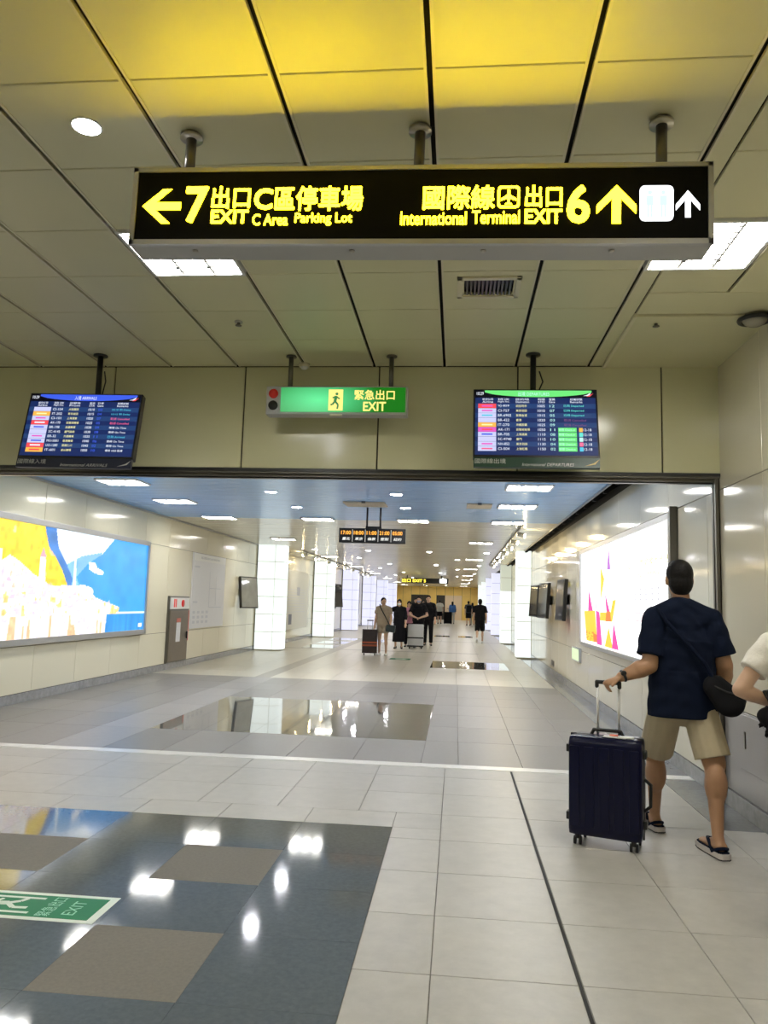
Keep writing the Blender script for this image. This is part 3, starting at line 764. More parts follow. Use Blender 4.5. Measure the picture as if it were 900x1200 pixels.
arr = dict(hm=S_blue, title='入境 ARRIVALS', tu=(0.40, 0.60), clock='10:29', odd=0, bm=M_ban, strip='國際線入境', strip2='International ARRIVALS', px=-3.10,
    heads=hd, cols=[(0.045, 0.20), (0.22, 0.325), (0.365, 0.50), (0.545, 0.60), (0.635, 0.67), (0.76, 0.93)], cm=[S_white, S_yel, S_white, S_blue, None], len=[7, 6, 4, 2, 11],
    logos=[(S_lav, None), (S_org, S_yel), (S_lav, S_mag), (S_red, S_white), (S_lav, S_blue), (S_lav, None), (S_lav, S_mag), (S_lav, S_blue), (S_red, S_white), (S_org, S_red)],
    rows=[('CI-104', '大阪關西', '1010', '03', '10:10 到 Delay'), ('IT-202', '東京成田', '1015', '04', '10:12 到 Delay'), ('CI-101', '上海浦東', '1020', '07', '取消 Cancelled'), ('AK-170', '吉隆坡機場', '1025', '05', '取消 Cancelled'), ('BR-198', '金邊機場', '1030', '09', '準時 On Time'), ('SC-4145', '廈門高崎', '1030', '08', '準時 On Time'), ('BR-32', '大連機場', '1035', '11', '已到 Arrived'), ('MU-5001', '香港機場', '1040', '06', '準時 On Time'), ('UO-1280', '首爾仁川', '1045', '02', '準時 On Time'), ('IT-601', '釜山機場', '1050', '10', '準時 1050 抵達')],
    stm=[S_cyan, S_cyan, S_pink, S_pink, S_white, S_white, S_cyan, S_white, S_white, S_white])
dep = dict(hm=S_green, title='出境 DEPARTURES', tu=(0.36, 0.62), clock='10:29', odd=0, bm=M_bang, strip='國際線出境', strip2='International DEPARTURES', px=0.59,
    heads=[(0.06, 0.15, '航空公司', 'Airline'), (0.19, 0.285, '班次', 'Flight No.'), (0.34, 0.45, '目的地', 'Destination'), (0.525, 0.58, '時間', 'STD'), (0.615, 0.665, '登機', 'Gate'), (0.79, 0.89, '班機狀態', 'Remarks')],
    cols=[(0.025, 0.175), (0.19, 0.30), (0.34, 0.475), (0.52, 0.58), (0.62, 0.66), (0.735, 0.93)], cm=[S_white, S_yel, S_white, S_lgreen, None], len=[7, 6, 4, 2, 13],
    logos=[(S_red, S_mag), (S_lav, S_mag), (S_lav, S_cyan), (S_lav, None), (S_org, S_yel), (S_mag, S_red), (S_lav, S_blue), (S_lav, None), (S_lav, S_mag), (S_lav, S_pink)],
    rows=[('VJ-859', '胡志明市', '1005', '12', '已飛 Departed'), ('CI-757', '東京羽田', '1010', '07', '已飛 Departed'), ('BR-6902', '首爾金浦', '1015', '05', '已飛 Departed'), ('BR-422', '香港', '1020', '03', '取消 Cancelled'), ('IT-270', '沖繩那霸', '1025', '09', '取消 Cancelled'), ('AK-171', '吉隆坡機場', '1050', '11', ''), ('BR-705', '上海浦東', '1110', '08', ''), ('SC-9740', '廈門', '1115', '10', ''), ('NH-852', '東京羽田', '1130', '04', ''), ('CI-504', '上海虹橋', '1150', '02', '')],
    stm=[S_teal, S_teal, S_teal, S_dim, S_dim]+[S_white]*5, gates=True)
display('arrivals screen with blue header on a black pole, upper left', (-3.165, 6.05, 2.90), R_(-13), R_(2), arr)
display('departures screen with green header on a black pole, right of the green exit sign', (0.598, 6.05, 2.945), R_(-13), R_(0), dep)

# ================================================================== GREEN EXIT SIGN
t = thing('emergency_exit_sign', 'green lit emergency exit sign with red and black round lamps at its left end', 'sign', (-1.02, 6.2, 3.03))
XA, XB, ZA, ZB = -1.615, -0.430, 3.030, 3.270
MB().bx(XA, XB, 6.15, 6.28, ZA, ZB, 0.008).build('housing', M_grey_paint, t)
M_glg = mat('exit_green_glow', (0.01, 0.08, 0.02), 0.3, spec=0.2)
nt = M_glg.node_tree; pb = nt.nodes['Principled BSDF']
tcn = nt.nodes.new('ShaderNodeTexCoord'); mp = nt.nodes.new('ShaderNodeMapping'); gr = nt.nodes.new('ShaderNodeTexGradient'); gr.gradient_type = 'SPHERICAL'
mp.inputs['Location'].default_value = (1.17*1.9, 0, -3.15*4.5); mp.inputs['Scale'].default_value = (1.9, 0.0, 4.5)
cr_ = nt.nodes.new('ShaderNodeValToRGB'); cr_.color_ramp.elements[0].color = (0.008, 0.17, 0.006, 1); cr_.color_ramp.elements[1].color = (0.13, 0.95, 0.36, 1)
nt.links.new(tcn.outputs['Object'], mp.inputs[0]); nt.links.new(mp.outputs[0], gr.inputs[0]); nt.links.new(gr.outputs[1], cr_.inputs[0]); nt.links.new(cr_.outputs[0], pb.inputs['Emission Color']); pb.inputs['Emission Strength'].default_value = 0.85
pn = MB().bx(-1.49, -0.447, 6.143, 6.15, 3.050, 3.258).build('lit_panel', M_glg, t)
S_ylt = emat('exit_yellow', (1.0, 0.80, 0.22), 1.1)
MB().bx(-1.085, -0.965, 6.140, 6.143, 3.062, 3.240).build('pictogram_door', S_ylt, t)
S_grn = emat('exit_figure_green', (0.05, 0.35, 0.10), 0.6)
f = MB(); fx, fz, fy = -1.022, 3.14, 6.1385
f.cyl((fx+.006, fy+.0015, fz+.062), (fx+.006, fy, fz+.062), 0.012)
for a, b, r in (((0, .045), (-.008, 0), .012), ((-.008, 0), (.018, -.03), .008), ((.018, -.03), (.012, -.065), .007), ((-.008, 0), (-.03, -.028), .008), ((-.03, -.028), (-.045, -.03), .007), ((0, .04), (.03, .02), .006), ((.0, .04), (-.03, .028), .006)):
    A = Vector((fx+a[0], fy, fz+a[1])); B = Vector((fx+b[0], fy, fz+b[1])); d = (B-A).normalized(); n_ = Vector((d.z, 0, -d.x))*r
    f.prism([A+n_, B+n_, B-n_, A-n_], (0, .0015, 0))
f.build('running_figure', S_grn, t)
txt('緊急出口', (-0.870, 6.1405, 3.152), UX, UZ, 0.335, 0.085, 'lettering', S_ylt, t, 0.002, 0.02)
txt('EXIT', (-0.795, 6.1405, 3.058), UX, UZ, 0.19, 0.078, 'lettering', S_ylt, t, 0.002, 0.03)
MB().cyl((-1.553, 6.15, 3.205), (-1.553, 6.140, 3.205), 0.040).ell((-1.553, 6.14, 3.205), (0.032, 0.016, 0.032)).build('red_lamp', mat('red_lens', (0.45, 0.015, 0.012), 0.15, emit=(1, 0.05, 0.03), es=0.05), t, True)
MB().cyl((-1.553, 6.15, 3.105), (-1.553, 6.138, 3.105), 0.040).build('black_lamp', M_black, t, True)
MB().bx(-1.07, -0.97, 6.13, 6.16, 3.018, 3.030).build('charging_socket', M_lip, t)
for x in (-1.43, -0.575):
    h = MB().cyl((x, 6.215, ZB-.01), (x, 6.215, ZN), 0.02).build('hanger_pole', M_dsteel, t, True)
    MB().cyl((x, 6.215, ZN-.012), (x, 6.215, ZN), 0.045).build('flange', M_dsteel, h, True)
cb_ = MB().cyl((-0.70, 6.492, 2.6), (-0.70, 6.492, 2.63), 0.0).bm.free()

# ================================================================== LEFT LIGHTBOX POSTER
lb = thing('lightbox_poster', 'wide backlit poster of a lakeside mountain village on the left wall', 'poster', (XL, 10.6, 0.78))
Y0, Y1, Z0, Z1 = 7.6, 14.16, 0.78, 2.52
mb = MB()
for a, b, c, d in ((Y0, Y1, Z0, Z0+.085), (Y0, Y1, Z1-.085, Z1), (Y0, Y0+.07, Z0, Z1), (Y1-.06, Y1, Z0, Z1)): mb.bx(XL, XL+.075, a, b, c, d, 0.006)
mb.build('frame', M_alu, lb)
PY0, PY1, PZ0, PZ1 = Y0+.06, Y1-.05, Z0+.08, Z1-.08
NX, NZ = 330, 96
yy_ = np.linspace(PY0, PY1, NX); zz_ = np.linspace(PZ0, PZ1, NZ)
YY, ZZ = np.meshgrid(yy_, zz_)
rs = np.random.RandomState(3)
def vnoise(sy, sz, seed):
    r = np.random.RandomState(seed); gy = int((PY1-PY0)/sy)+3; gz = int((PZ1-PZ0)/sz)+3
    g = r.rand(gz, gy); u = (YY-PY0)/sy; v_ = (ZZ-PZ0)/sz; i = u.astype(int); j = v_.astype(int); fu = u-i; fv = v_-j
    fu = fu*fu*(3-2*fu); fv = fv*fv*(3-2*fv)
    return (g[j, i]*(1-fu)+g[j, i+1]*fu)*(1-fv)+(g[j+1, i]*(1-fu)+g[j+1, i+1]*fu)*fv
def inside(poly):
    c = np.zeros(YY.shape, bool); n = len(poly)
    for i in range(n):
        (a, b), (c2, d) = poly[i], poly[(i+1) % n]
        cond = ((b > ZZ) != (d > ZZ)) & (YY < (c2-a)*(ZZ-b)/((d-b) if abs(d-b) > 1e-9 else 1e-9)+a)
        c ^= cond
    return c
col = np.ones(YY.shape+(3,))
def put(mask, c, amt=0.0, n=None):
    cc = np.array(c)[None, None, :]*np.ones_like(col)
    if n is not None: cc = cc*(1+amt*(n[..., None]-.5)*2)
    col[mask] = cc[mask]
n1 = vnoise(.25, .18, 1); n2 = vnoise(.09, .09, 2); n3 = vnoise(.05, .05, 4); n4 = vnoise(.07, .5, 5)
put(np.ones_like(YY, bool), (0.95, 0.97, 1.0))
put(inside([(10.65, 2.6), (13.1, 2.6), (12.22, 2.15), (11.53, 2.08), (11.07, 1.9), (10.81, 2.18)]), (0.80, 0.89, 1.0), .12, vnoise(.5, .25, 8))
put(inside([(11.0, 1.9), (11.53, 2.08), (12.21, 2.18), (12.4, 1.3), (11.2, 1.4)]), (0.20, 0.48, 0.88), .15, n1)
put(inside([(12.9, 2.6), (14.3, 2.6), (14.3, 1.17), (12.75, 1.2), (12.0, 1.4), (11.61, 1.52), (11.41, 1.75), (11.77, 1.98), (12.22, 2.15)]), (0.04, 0.32, 0.80), .12, n1)
put(inside([(10.35, 2.6), (10.66, 2.6), (10.81, 2.18), (11.07, 1.95), (11.30, 1.72), (11.25, 1.5), (10.99, 1.75), (10.5, 2.16)]), (0.05, 0.20, 0.55), .2, n1)
put(inside([(7.0, 2.6), (10.39, 2.6), (10.42, 2.4), (10.54, 2.16), (10.81, 1.98), (10.99, 1.81), (11.25, 1.50), (11.09, 1.3), (7.0, 1.2)]), (0.98, 0.66, 0.04), .25, n2)
mk = inside([(7.0, 2.6), (10.39, 2.6), (10.54, 2.16), (10.81, 1.98), (11.2, 1.5), (7, 1.3)]) & (n1 > .78); put(mk, (0.95, 0.60, 0.25), .2, n2)
put(inside([(11.32, 2.01), (11.37, 2.02), (11.42, 1.54), (11.31, 1.54)]), (0.8, 0.9, 1.0))
put(inside([(11.79, 2.0), (12.0, 2.0), (12.07, 1.92), (12.32, 1.87), (12.3, 1.81), (12.03, 1.83), (11.81, 1.89)]), (1, 1, 1))
# the village: many pale house fronts under purple-brown roofs
town = inside([(7.0, 2.0), (9.37, 1.88), (9.59, 1.98), (9.79, 1.92), (10.2, 1.75), (10.68, 1.6), (11.71, 1.63), (12.09, 1.44), (13.01, 1.28), (12.96, 1.16), (7.0, 1.16)])
put(town, (1.0, 0.92, 0.86), .12, n3)
mk = town & (n3 > .60); put(mk, (0.78, 0.70, 0.86), .25, n2)
mk = town & (n3 < .22); put(mk, (0.95, 0.66, 0.52), .25, n2)
mk = town & (n2 > .72) & (ZZ < 1.5); put(mk, (0.92, 0.68, 0.25), .3, n3)
for k in range(60):
    hy = rs.uniform(7.6, 12.7); top_ = 1.75 if hy < 10.5 else 1.75-(hy-10.5)*0.2; hz = rs.uniform(1.18, top_-.1); ww = rs.uniform(.08, .2); hh = rs.uniform(.06, .14)
    put((abs(YY-hy) < ww/2) & (ZZ > hz) & (ZZ < hz+hh), rs.choice([1.0, .95])*np.array((1.0, rs.uniform(.85, 1), rs.uniform(.75, 1))))
    put((abs(YY-hy) < ww/2*(1-(ZZ-hz-hh)/.07)) & (ZZ > hz+hh) & (ZZ < hz+hh+.06), (rs.uniform(.6, .9), rs.uniform(.5, .65), rs.uniform(.6, .8)))
put(inside([(10.34, 2.0), (10.37, 2.02), (10.48, 2.01), (10.51, 1.62), (10.34, 1.62)]), (1, .97, .93)); put(inside([(10.33, 2.0), (10.41, 2.14), (10.5, 2.0)]), (.62, .35, .42))
put((abs(YY-9.35) < .06) & (ZZ > 1.85) & (ZZ < 2.05), (1, .97, .9))
put(((YY-11.8)/.2)**2+((ZZ-1.52)/.09)**2 < 1, (.97, .92, .95))
# lake: reflections as vertical streaks, clear blue to the right
lake = ZZ < 1.17-.0*YY
put(lake, (1.0, 0.88, 0.78), .25, n4); put(lake & (n4 > .6), (0.80, 0.76, 0.92), .3, n3); put(lake & (n4 < .25), (0.92, 0.50, 0.28), .2, n3)
put(lake & (YY > 12.35+.3*n4), (0.03, 0.28, 0.72), .2, n4)
put((abs(ZZ-1.185) < .012) & (YY > 12.9), (0.75, 0.9, 1.0))
put((YY > 13.86) & (YY < 14.02) & (ZZ > .92) & (ZZ < .985), (0.85, 0.93, 1.0))
verts = np.stack([np.full(YY.size, XL+.045), YY.ravel(), ZZ.ravel()], 1)
fc = [(j*NX+i, j*NX+i+1, (j+1)*NX+i+1, (j+1)*NX+i) for j in range(NZ-1) for i in range(NX-1)]
me = bpy.data.meshes.new('poster'); me.from_pydata(verts.tolist(), [], fc)
ca = me.color_attributes.new('print', 'FLOAT_COLOR', 'POINT'); ca.data.foreach_set('color', np.concatenate([np.clip(col, 0, 1).reshape(-1, 3), np.ones((YY.size, 1))], 1).ravel())
M_post = mat('poster_print', (0.02, 0.02, 0.02), 0.2)
nt = M_post.node_tree; at = nt.nodes.new('ShaderNodeAttribute'); at.attribute_name = 'print'
nt.links.new(at.outputs['Color'], nt.nodes['Principled BSDF'].inputs['Emission Color']); nt.nodes['Principled BSDF'].inputs['Emission Strength'].default_value = 1.3
link(me, 'poster', M_post, lb)
MB().bx(XL, XL+.044, PY0, PY1, PZ0, PZ1).build('light_box', M_white, lb)

# ================================================================== LEFT WALL FITTINGS
t = thing('hydrant_cabinet', 'steel fire hydrant cabinet with a white and red panel on top, on the left wall', 'cabinet', (XL, 15.95, 0.13))
a, b = 15.37, 16.53
MB().bx(XL, XL+.05, a, b, 0.135, 1.50, 0.006).build('body', M_dsteel, t)
d_ = MB().bx(XL+.05, XL+.062, a+.03, b-.03, 0.16, 1.20, 0.004).build('door', mat('bronze_steel', (0.26, 0.22, 0.17), 0.3, metal=0.85, noise=0.15, nscale=5), t)
MB().bx(XL+.062, XL+.085, b-.12, b-.08, 0.6, 0.75, 0.004).build('handle', M_black, d_)
MB().bx(XL+.062, XL+.066, a+.42, a+.66, 0.55, 0.95).build('notice', M_offw, d_)
MB().bx(XL+.062, XL+.066, a+.42, a+.66, 0.955, 1.04).build('red_notice', mat('red_print', (0.65, 0.2, 0.15), 0.5), d_)
p_ = MB().bx(XL+.05, XL+.066, a+.02, b-.02, 1.235, 1.47, 0.003).build('alarm_panel', M_white, t)
M_red = mat('red_plastic', (0.75, 0.02, 0.02), 0.3)
MB().cyl((XL+.066, a+.72, 1.35), (XL+.085, a+.72, 1.35), 0.075).build('alarm_lamp', M_red, p_, True)
MB().bx(XL+.066, XL+.069, a+.3, a+.36, 1.27, 1.44).bx(XL+.066, XL+.069, a+.2, a+.27, 1.27, 1.44).build('red_print', M_red, p_)
MB().bx(XL+.05, XL+.064, b-.03, b+.0, 0.55, 1.2).build('red_strip', M_red, t)
t = thing('notice_board', 'large pale notice board with faint grey maps on the left wall', 'board', (XL, 17.85, 0.79))
a, b = 16.72, 19.12
MB().bx(XL, XL+.03, a, b, 0.79, 2.49, 0.004).build('panel', M_offw, t)
hb = MB().bx(XL+.03, XL+.036, a+.02, b-.02, 2.32, 2.47).build('header', M_white, t)
M_gpr = mat('grey_print', (0.45, 0.46, 0.5), 0.5); M_lgpr = mat('light_grey_print', (0.60, 0.61, 0.66), 0.5)
txt('出口資訊 EXIT INFORMATION', (XL+.037, a+.5, 2.37), (0, 1, 0), (0, 0, 1), 1.4, 0.06, 'lettering', M_gpr, hb, 0.001)
pr = MB()
for (ya, yb_, za, zb) in ((.1, .45, 2.16, 2.2), (.1, .4, 1.36, 1.4), (1.2, 2.2, 1.25, 1.27), (1.2, 1.22, 1.25, 2.1), (1.7, 1.72, 1.3, 2.0), (1.2, 2.1, 1.7, 1.715)):
    pr.bx(XL+.03, XL+.0315, a+ya, a+yb_, za, zb)
pr.build('map_print', M_lgpr, t)
pr = MB()
for i in range(4):
    for j in range(3): pr.bx(XL+.03, XL+.0315, a+.12+.3*i, a+.28+.3*i, 0.9+.11*j, 0.96+.11*j)
pr.build('legend_print', M_lgpr, t)

def wall_monitor(label, loc, rz, tilt, w=0.95, h=0.85, scr=None):
    t = thing('wall_monitor', label, 'screen', loc, 'wall monitors', True)
    t.rotation_euler = (tilt, 0, rz)
    MB().bx(-w/2, w/2, 0, 0.07, -h/2, h/2, 0.008).build('casing', M_black, t)
    MB().bx(-w/2+.03, w/2-.03, -0.003, 0, -h/2+.03, h/2-.03).build('screen', scr or M_glassblk, t)
    MB().bx(-.05, .05, 0.07, 0.20, -.08, .12).build('arm', M_black, t)
    return t
M_gscr = mat('grey_screen', (0.34, 0.35, 0.33), 0.06, spec=0.9, noise=0.3, nscale=3)
wall_monitor('dark monitor angled out from the left wall before the first glowing pillar', (XL+.24, 20.75, 1.66), R_(66), R_(-6), 0.72, 0.86, M_gscr)
wall_monitor('dark monitor on the right wall nearest the bright poster', (XR-.16, 15.25, 1.64), R_(-84), R_(-4), 0.6, 0.80)
wall_monitor('dark monitor on the right wall, second from the bright poster', (XR-.20, 17.9, 1.64), R_(-80), R_(-4), 0.7, 0.80)
wall_monitor('dark monitor on the right wall beside the first glowing pillar', (XR-.20, 20.0, 1.64), R_(-80), R_(-4), 0.7, 0.80)
wall_monitor('dark monitor on the left wall behind the second glowing pillar', (XL+.24, 34.4, 1.75), R_(70), R_(-6), 0.9, 1.2)
wall_monitor('narrow dark monitor on the left wall before the third glowing pillar', (XL+.24, 36.6, 1.75), R_(70), R_(-6), 0.9, 1.1)

# map board between the first and second pillars
t = thing('map_board', 'tall pale map board with red heading between the first two left pillars', 'board', (XL, 26.9, 0.45))
MB().bx(XL, XL+.05, 24.3, 30.2, 0.45, 2.55, 0.005).build('panel', mat('putty_board', (0.62, 0.60, 0.50), 0.3), t)
txt('出口', (XL+.052, 25.0, 2.05), (0, 1, 0), (0, 0, 1), 1.3, 0.22, 'heading', mat('coral_print', (0.8, 0.18, 0.1), 0.4), t, 0.001)
pr = MB()
for j in range(9): pr.bx(XL+.05, XL+.0515, 24.8, 29.5, 1.05+.1*j, 1.065+.1*j)
pr.build('print_lines', M_lgpr, t)
MB().bx(XL+.05, XL+.055, 24.6, 26.0, 0.62, 0.95).bx(XL+.05, XL+.055, 26.7, 27.2, 0.62, 0.98).build('photo_print', mat('dark_photo', (0.12, 0.13, 0.16), 0.4), t)
MB().bx(XL+.05, XL+.055, 28.0, 28.5, 1.65, 1.95).build('photo_print', M_gpr, t)
t = thing('wall_poster', 'dark brown poster between the third and fourth left pillars', 'poster', (XL, 43.5, 1.0))
MB().bx(XL, XL+.05, 41.5, 46.5, 0.75, 2.6).build('panel', mat('brown_poster', (0.16, 0.13, 0.10), 0.3), t)
MB().bx(XL+.05, XL+.06, 42.5, 45.3, 1.5, 1.6).build('print', mat('tan_print', (0.5, 0.4, 0.3), 0.4), t)

# ================================================================== PILLARS
def pillar_left(y, label, m):
    t = thing('glass_pillar', label, 'pillar', (-5.45, y+.35, 0), 'glowing glass pillars on the left')
    xa, xb = -5.86, -5.08; r = 0.26; D = 0.62
    arc = [(xb-r+r*math.sin(R_(a)), y+r-r*math.cos(R_(a))) for a in range(0, 91, 15)]
    co = [(xa, y+.02), (xb-r, y+.02)]+[(xb-r+(r-.02)*math.sin(R_(a)), y+r-(r-.02)*math.cos(R_(a))) for a in range(15, 91, 15)]+[(xb-.02, y+D), (xa, y+D)]
    MB().prism([(p[0], p[1], 0.0) for p in co], (0, 0, ZC)).build('core', M_pcore, t)
    g = 0.014
    for k in range(6):
        z0, z1 = 0.03+.512*k+g/2, 0.03+.512*(k+1)-g/2
        piece('front_panel', xa, xb-r-g/2, y, y+.02, z0, z1, m, t)
        a2 = [(xb-r+g/2, y)]+arc[1:]+[(xb, y+D)]
        inn_ = [(xb-.021, y+D)]+[(xb-r+(r-.021)*math.sin(R_(a)), y+r-(r-.021)*math.cos(R_(a))) for a in range(90, 14, -15)]+[(xb-r+g/2, y+.021)]
        MB().prism([(p[0], p[1], z0) for p in a2+inn_], (0, 0, z1-z0)).build('corner_panel', m, t)
    return t
def pillar_right(y, label, m, dim=()):
    t = thing('glass_pillar', label, 'pillar', (1.95, y+.35, 0), 'glowing glass pillars on the right')
    xa, xb, D = 1.73, XR-.002, 0.62
    MB().bx(xa+.02, xb, y+.02, y+D-.02, 0, ZC).build('core', M_pcore, t)
    g = 0.014
    for k in range(6):
        z0, z1 = 0.03+.512*k+g/2, 0.03+.512*(k+1)-g/2
        mm = M_pild if k in dim else m
        piece('front_panel', xa+.003, xb-.008, y, y+.02, z0, z1, mm, t)
        piece('side_panel', xa, xa+.02, y+.024, y+D, z0, z1, mm, t)
    return t
ordn = ['first', 'second', 'third', 'fourth', 'fifth', 'sixth']
for k in range(6):
    pillar_left([22.25, 31.4, 39.4, 48.0, 56.5, 65.0][k], 'glowing white glass pillar on the left, %s from the viewpoint' % ordn[k], M_pil if k < 2 else M_pill)
    pillar_right([22.6, 30.7, 38.8, 46.3, 54.5, 63.0][k], 'glowing glass pillar on the right, %s from the viewpoint' % ordn[k], M_pil if k < 2 or k > 3 else M_pill, (4, 5) if k == 1 else ())

# ================================================================== HANGING LED BOARD, FAR SIGN
t = thing('led_clock_board', 'small black hanging board with orange digits, over the corridor', 'sign', (-1.4, 13.0, 2.55))
MB().bx(-2.02, -0.88, 12.95, 13.09, 2.49, 2.74, 0.008).build('housing', M_black, t)
S_led = emat('led_orange', (1.0, 0.42, 0.06), 1.6); S_ledw = emat('led_white', (0.9, 0.9, 0.85), 1.0)
for k, (b1, b2) in enumerate((('17:00', '臺北'), ('18:00', '東京'), ('11:00', '倫敦'), ('21:00', '雪梨'), ('05:00', '紐約'))):
    x = -1.985+0.22*k
    txt(b1, (x, 12.9485, 2.63), UX, UZ, 0.17, 0.065, 'digits', S_led, t, 0.001, 0.02)
    txt(b2, (x+.02, 12.9485, 2.535), UX, UZ, 0.14, 0.05, 'city_lettering', S_ledw, t, 0.001, 0.02, 0.2)
    if k: MB().bx(x-.026, x-.020, 12.9475, 12.95, 2.51, 2.72).build('divider', S_ledw, t)
for x in (-1.55, -1.32):
    MB().cyl((x, 13.02, 2.72), (x, 13.02, ZC), 0.017).build('hanger_pole', M_black, t, True)
MB().bx(-1.57, -1.30, 12.99, 13.05, 2.72, 2.78).build('bracket', M_black, t)
t = thing('overhead_sign', 'far hanging sign, yellow lettering on black, before the golden end wall', 'sign', (-1.9, 45, 2.7))
MB().bx(-3.3, -0.5, 45, 45.2, 2.66, 2.95).build('housing', M_black, t)
MB().bx(-3.3, -3.2, 44.99, 45, 2.66, 2.95).build('trim', M_alu, t)
txt('出口 EXIT 5', (-3.2, 44.995, 2.69), UX, UZ, 1.4, 0.23, 'lettering', emat('far_sign_yellow', (1.0, 0.80, 0.08), 1.6), t, 0.004, 0.05)
MB().bx(-1.0, -0.6, 44.99, 45, 2.70, 2.91).build('white_tile', M_wlit, t)
for x in (-2.9, -0.9): MB().cyl((x, 45.1, 2.95), (x, 45.1, ZC), 0.03).build('hanger_pole', M_black, t)

# ================================================================== RIGHT LIGHTBOX POSTER
rb = thing('lightbox_poster', 'bright white backlit poster with pink and yellow shapes on the right wall', 'poster', (XR, 10.65, 0.9))
a, b, c, d = 7.82, 13.5, 0.90, 2.47
mb = MB()
for y0, y1, z0, z1 in ((a, b, c-.02, c+.035), (a, b, d-.06, d), (a, a+.09, c, d), (b-.05, b, c, d)): mb.bx(XR-.06, XR, y0, y1, z0, z1, 0.006)
mb.build('frame', M_alu, rb)
MB().bx(XR-.075, XR, a-.07, a-.005, c-.02, d+.05, .004).build('end_post', M_dsteel, rb)
MB().bx(XR-.03, XR, a+.08, b-.04, c+.03, d-.05).build('poster', emat('poster_white', (1.0, 1.0, 1.0), 1.7), rb)
XP = XR-.0305
cols = dict(mag=(0.92, 0.06, 0.38), yel=(1.0, 0.62, 0.04), pur=(0.42, 0.10, 0.60), org=(0.95, 0.22, 0.04), yl2=(0.95, 0.92, 0.15), gry=(0.55, 0.55, 0.60), pnk=(0.92, 0.55, 0.58), lav=(0.72, 0.70, 0.92))
CM = {k: emat('poster_'+k, v_, 1.05) for k, v_ in cols.items()}
shapes = [('mag', [(12.71, 1.80), (12.32, 1.45), (12.78, 1.45)]), ('yel', [(13.16, 1.45), (12.14, 1.46), (11.96, 0.985), (12.93, 0.975)]), ('mag', [(12.07, 1.47), (11.78, 1.44), (11.57, 0.96), (11.97, 0.96)]),
    ('yel', [(11.68, 2.12), (11.38, 1.92), (11.66, 1.62)]), ('pur', [(11.05, 2.36), (10.94, 2.04), (11.18, 2.05)]), ('mag', [(11.33, 1.72), (11.0, 1.46), (11.23, 1.44)]), ('yel', [(10.78, 1.61), (10.57, 1.62), (10.83, 1.32), (11.73, 1.32), (11.72, 1.44), (10.93, 1.45)]),
    ('org', [(11.23, 1.46), (10.98, 1.46), (10.89, 1.32), (11.29, 1.315)]), ('yel', [(11.08, 1.24), (10.8, 0.96), (11.37, 0.96)]), ('mag', [(10.74, 1.31), (10.42, 0.96), (10.84, 0.96)]), ('org', [(12.3, 1.12), (12.0, 1.10), (11.98, 0.985), (12.25, 0.985)]), ('lav', [(12.10, 1.66), (11.95, 1.50), (12.12, 1.48)])]
for i, (k, pts) in enumerate(shapes):
    MB().prism([(XP-.0004*(i+1), p[0], p[1]) for p in pts], (.0004*(i+1), 0, 0)).build('printed_shape', CM[k], rb)
# scribbled line drawing over the yellow block
f = MB(); r = random.Random(5)
for k in range(26):
    y0_ = r.uniform(12.05, 12.85); z0_ = r.uniform(0.99, 1.13)
    f.bx(XP-.007, XP-.0066, y0_, y0_+r.uniform(.03, .16), z0_, z0_+.012)
f.build('line_drawing', CM['org'], rb)
RX = (0, -1, 0)
txt('夏日好禮 歡樂大放送', (XP-.001, 9.85, 1.98), RX, UZ, 1.9, 0.10, 'lettering', CM['yl2'], rb, 0.0008); txt('FUN SUMMER', (XP-.001, 9.5, 1.86), RX, UZ, 1.2, 0.06, 'lettering', CM['yl2'], rb, 0.0008)
for i in range(5):
    for j in range(3): MB().bx(XP-.0012, XP, 8.35+.27*i, 8.42+.27*i, 1.60+.06*j, 1.625+.06*j).build('small_print', CM['gry'], rb)
f = MB()
for y0, y1, z0, z1 in ((8.7, 10.06, 1.45, 1.462), (8.7, 10.06, 1.36, 1.372), (8.7, 8.715, 1.36, 1.46), (10.045, 10.06, 1.36, 1.46)): f.bx(XP-.0012, XP, y0, y1, z0, z1)
f.build('printed_box', CM['pnk'], rb)
txt('活動期間請洽服務台', (XP-.001, 9.98, 1.385), RX, UZ, 1.2, 0.055, 'lettering', CM['pnk'], rb, 0.0008)
t = thing('wall_exit_plate', 'small pale green exit plate low on the right wall under the poster', 'sign', (XR, 14.05, 0.67))
MB().bx(XR-.04, XR, 13.65, 14.5, 0.56, 0.80, 0.004).build('housing', M_grey_paint, t)
MB().bx(XR-.042, XR-.04, 13.7, 14.46, 0.58, 0.78).build('lit_panel', emat('plate_green', (0.82, 1.0, 0.60), 0.85), t)
t = thing('wall_socket', 'small dark socket low on the right wall near the first pillar', 'socket', (XR, 17.6, 0.25))
MB().bx(XR-.012, XR, 17.4, 17.58, 0.2, 0.32).bx(XR-.012, XR, 17.68, 17.86, 0.2, 0.32).build('plate', M_dsteel, t)
MB().bx(XR-.014, XR-.012, 17.45, 17.5, 0.23, 0.29).build('outlet', M_black, t)

# ================================================================== FLOOR DECALS
t = thing('floor_exit_decal', 'green exit decal with running figure stuck on the dark polished floor', 'floor sign', (-2.1, 3.72, 0))
MB().bx(-2.66, -1.635, 3.568, 3.882, 0.0003, 0.0012).build('border', mat('decal_white', (0.72, 0.82, 0.74), 0.45), t)
MB().bx(-2.625, -1.675, 3.60, 3.85, 0.0012, 0.0018).build('green_field', mat('decal_green', (0.006, 0.20, 0.085), 0.5, spec=0.2), t)
M_dw = mat('decal_pale', (0.68, 0.82, 0.72), 0.45)
